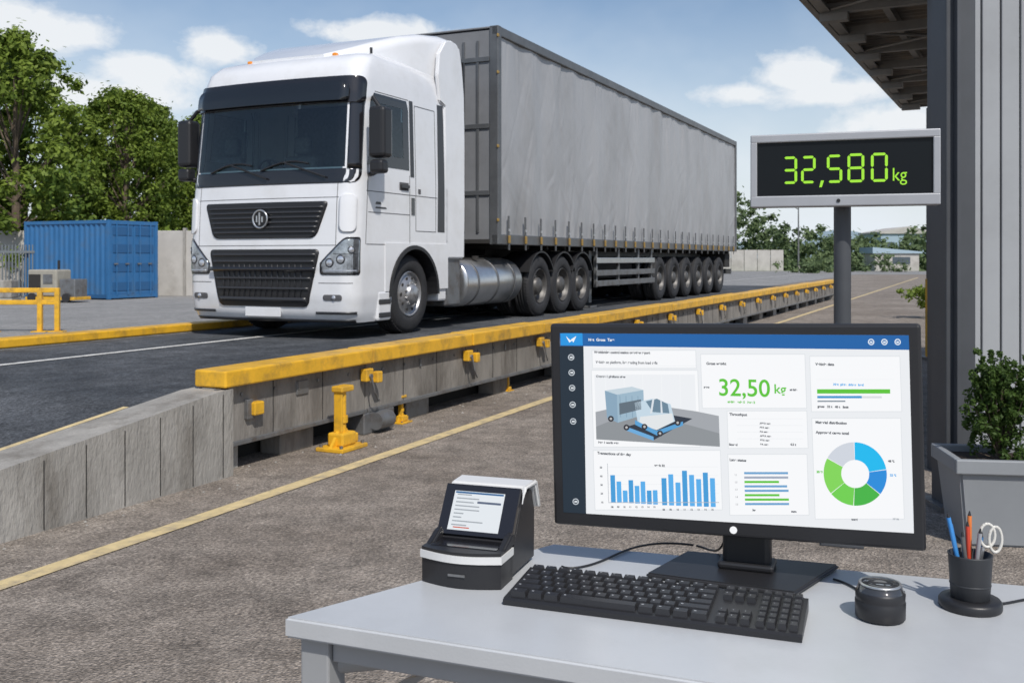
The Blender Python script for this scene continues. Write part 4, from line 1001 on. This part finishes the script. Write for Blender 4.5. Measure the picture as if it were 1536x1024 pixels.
b.box((1,-.04,0),(3.5,-.01,2.5),m_fw); b.build('warehouse_shell',fb)
fb=empty('distant_shed',(41,113,0)); b=MB(); b.box((0,0,0),(5,4,2.0),m_pan); b.prism([(-.3,2.0),(5.3,2.0),(5.3,2.2),(-.3,2.7)],'y',-.2,4.2,m_fb); b.box((2,-.03,.8),(4,-.005,1.6),m_fw); b.build('shed_shell',fb)
b=MB()
for k in range(5): x=23.5+1.5*k; b.box((x,108+.0,0),(x+1.44,108.1,2.4),m_pan)
b.build('boundary_wall',loc=(0,6,0))
b=MB(); b.box((0,0,0),(26,.25,.14),m_conc,.02); b.build('pavement_kerb',loc=(8.6,19,0),rot=(0,0,R(62)))
cs=np.stack([rng.normal(0,.25,40),rng.normal(0,.25,40),rng.uniform(.2,.75,40)],1); V,sh=leaves(cs,rng.uniform(.08,.2,40),50,.04,rng); o=leafobj('bush',V,sh,m_leaf); o.location=(9.75,23.5,.0)
# ---------------------------------------------------------------- plant pot
pt=empty('potted_shrub',(2.40,5.02,0),(0,0,R(-8))); m_pot=mat('grey_planter',(.25,.265,.28),.5,var=.05); m_soil=mat('soil',(.05,.035,.025),.95,bump=.6)
b=MB()
def frus(z0,h0,z1,h1,m):
    v=[(sx_*h0,sy_*h0,z0) for sx_,sy_ in ((-1,-1),(1,-1),(1,1),(-1,1))]+[(sx_*h1,sy_*h1,z1) for sx_,sy_ in ((-1,-1),(1,-1),(1,1),(-1,1))]
    bm=bmesh.new(); vv=[bm.verts.new(p) for p in v]
    for f in ((3,2,1,0),(4,5,6,7),(0,1,5,4),(1,2,6,5),(2,3,7,6),(3,0,4,7)): bm.faces.new([vv[i] for i in f])
    bmesh.ops.bevel(bm,geom=bm.edges[:],offset=.012,segments=3,affect='EDGES'); bm.verts.index_update(); b.add([q.co[:] for q in bm.verts],[[q.index for q in f.verts] for f in bm.faces],m); bm.free()
frus(0.0,.165,.38,.205,m_pot); 
for a_,c_ in (((-.225,-.225),(.225,-.19)),((-.225,.19),(.225,.225)),((-.225,-.189),(-.19,.189)),((.19,-.189),(.225,.189))): b.box((*a_,.36),(*c_,.43),m_pot,.006)
b.box((-.189,-.189,.3805),(.189,.189,.395),m_soil); b.build('pot',pt)
rng=np.random.RandomState(12); cs=[];rs=[]; bb=MB()
for k in range(210):
    u=rng.uniform(0,1); a=rng.uniform(0,6.28); rr=.17*math.sin(math.pi*(.15+.8*u))**.7*rng.uniform(.2,1.1); p=(rr*math.cos(a)+.05,rr*math.sin(a),.43+.42*u+.04*rng.uniform(-1,1)); cs.append(p); rs.append(rng.uniform(.015,.04))
    if k%5==0: bb.cyl((.05,0,.39),p,.004,m_bark,5,.002)
for k in range(36):
    a=rng.uniform(0,6.28); top=(.05+.16*math.cos(a)*rng.uniform(.2,1),.16*math.sin(a),.86+rng.uniform(-.14,.08)); 
    for j in range(5): f=j/4; cs.append((.05+(top[0]-.05)*(.6+.4*f),top[1]*(.6+.4*f),.6+(top[2]-.6)*f)); rs.append(.014)
V,sh=leaves(np.array(cs),np.array(rs),34,.011,rng,1.2); leafobj('shrub',V,sh,m_shr,bb,pt)
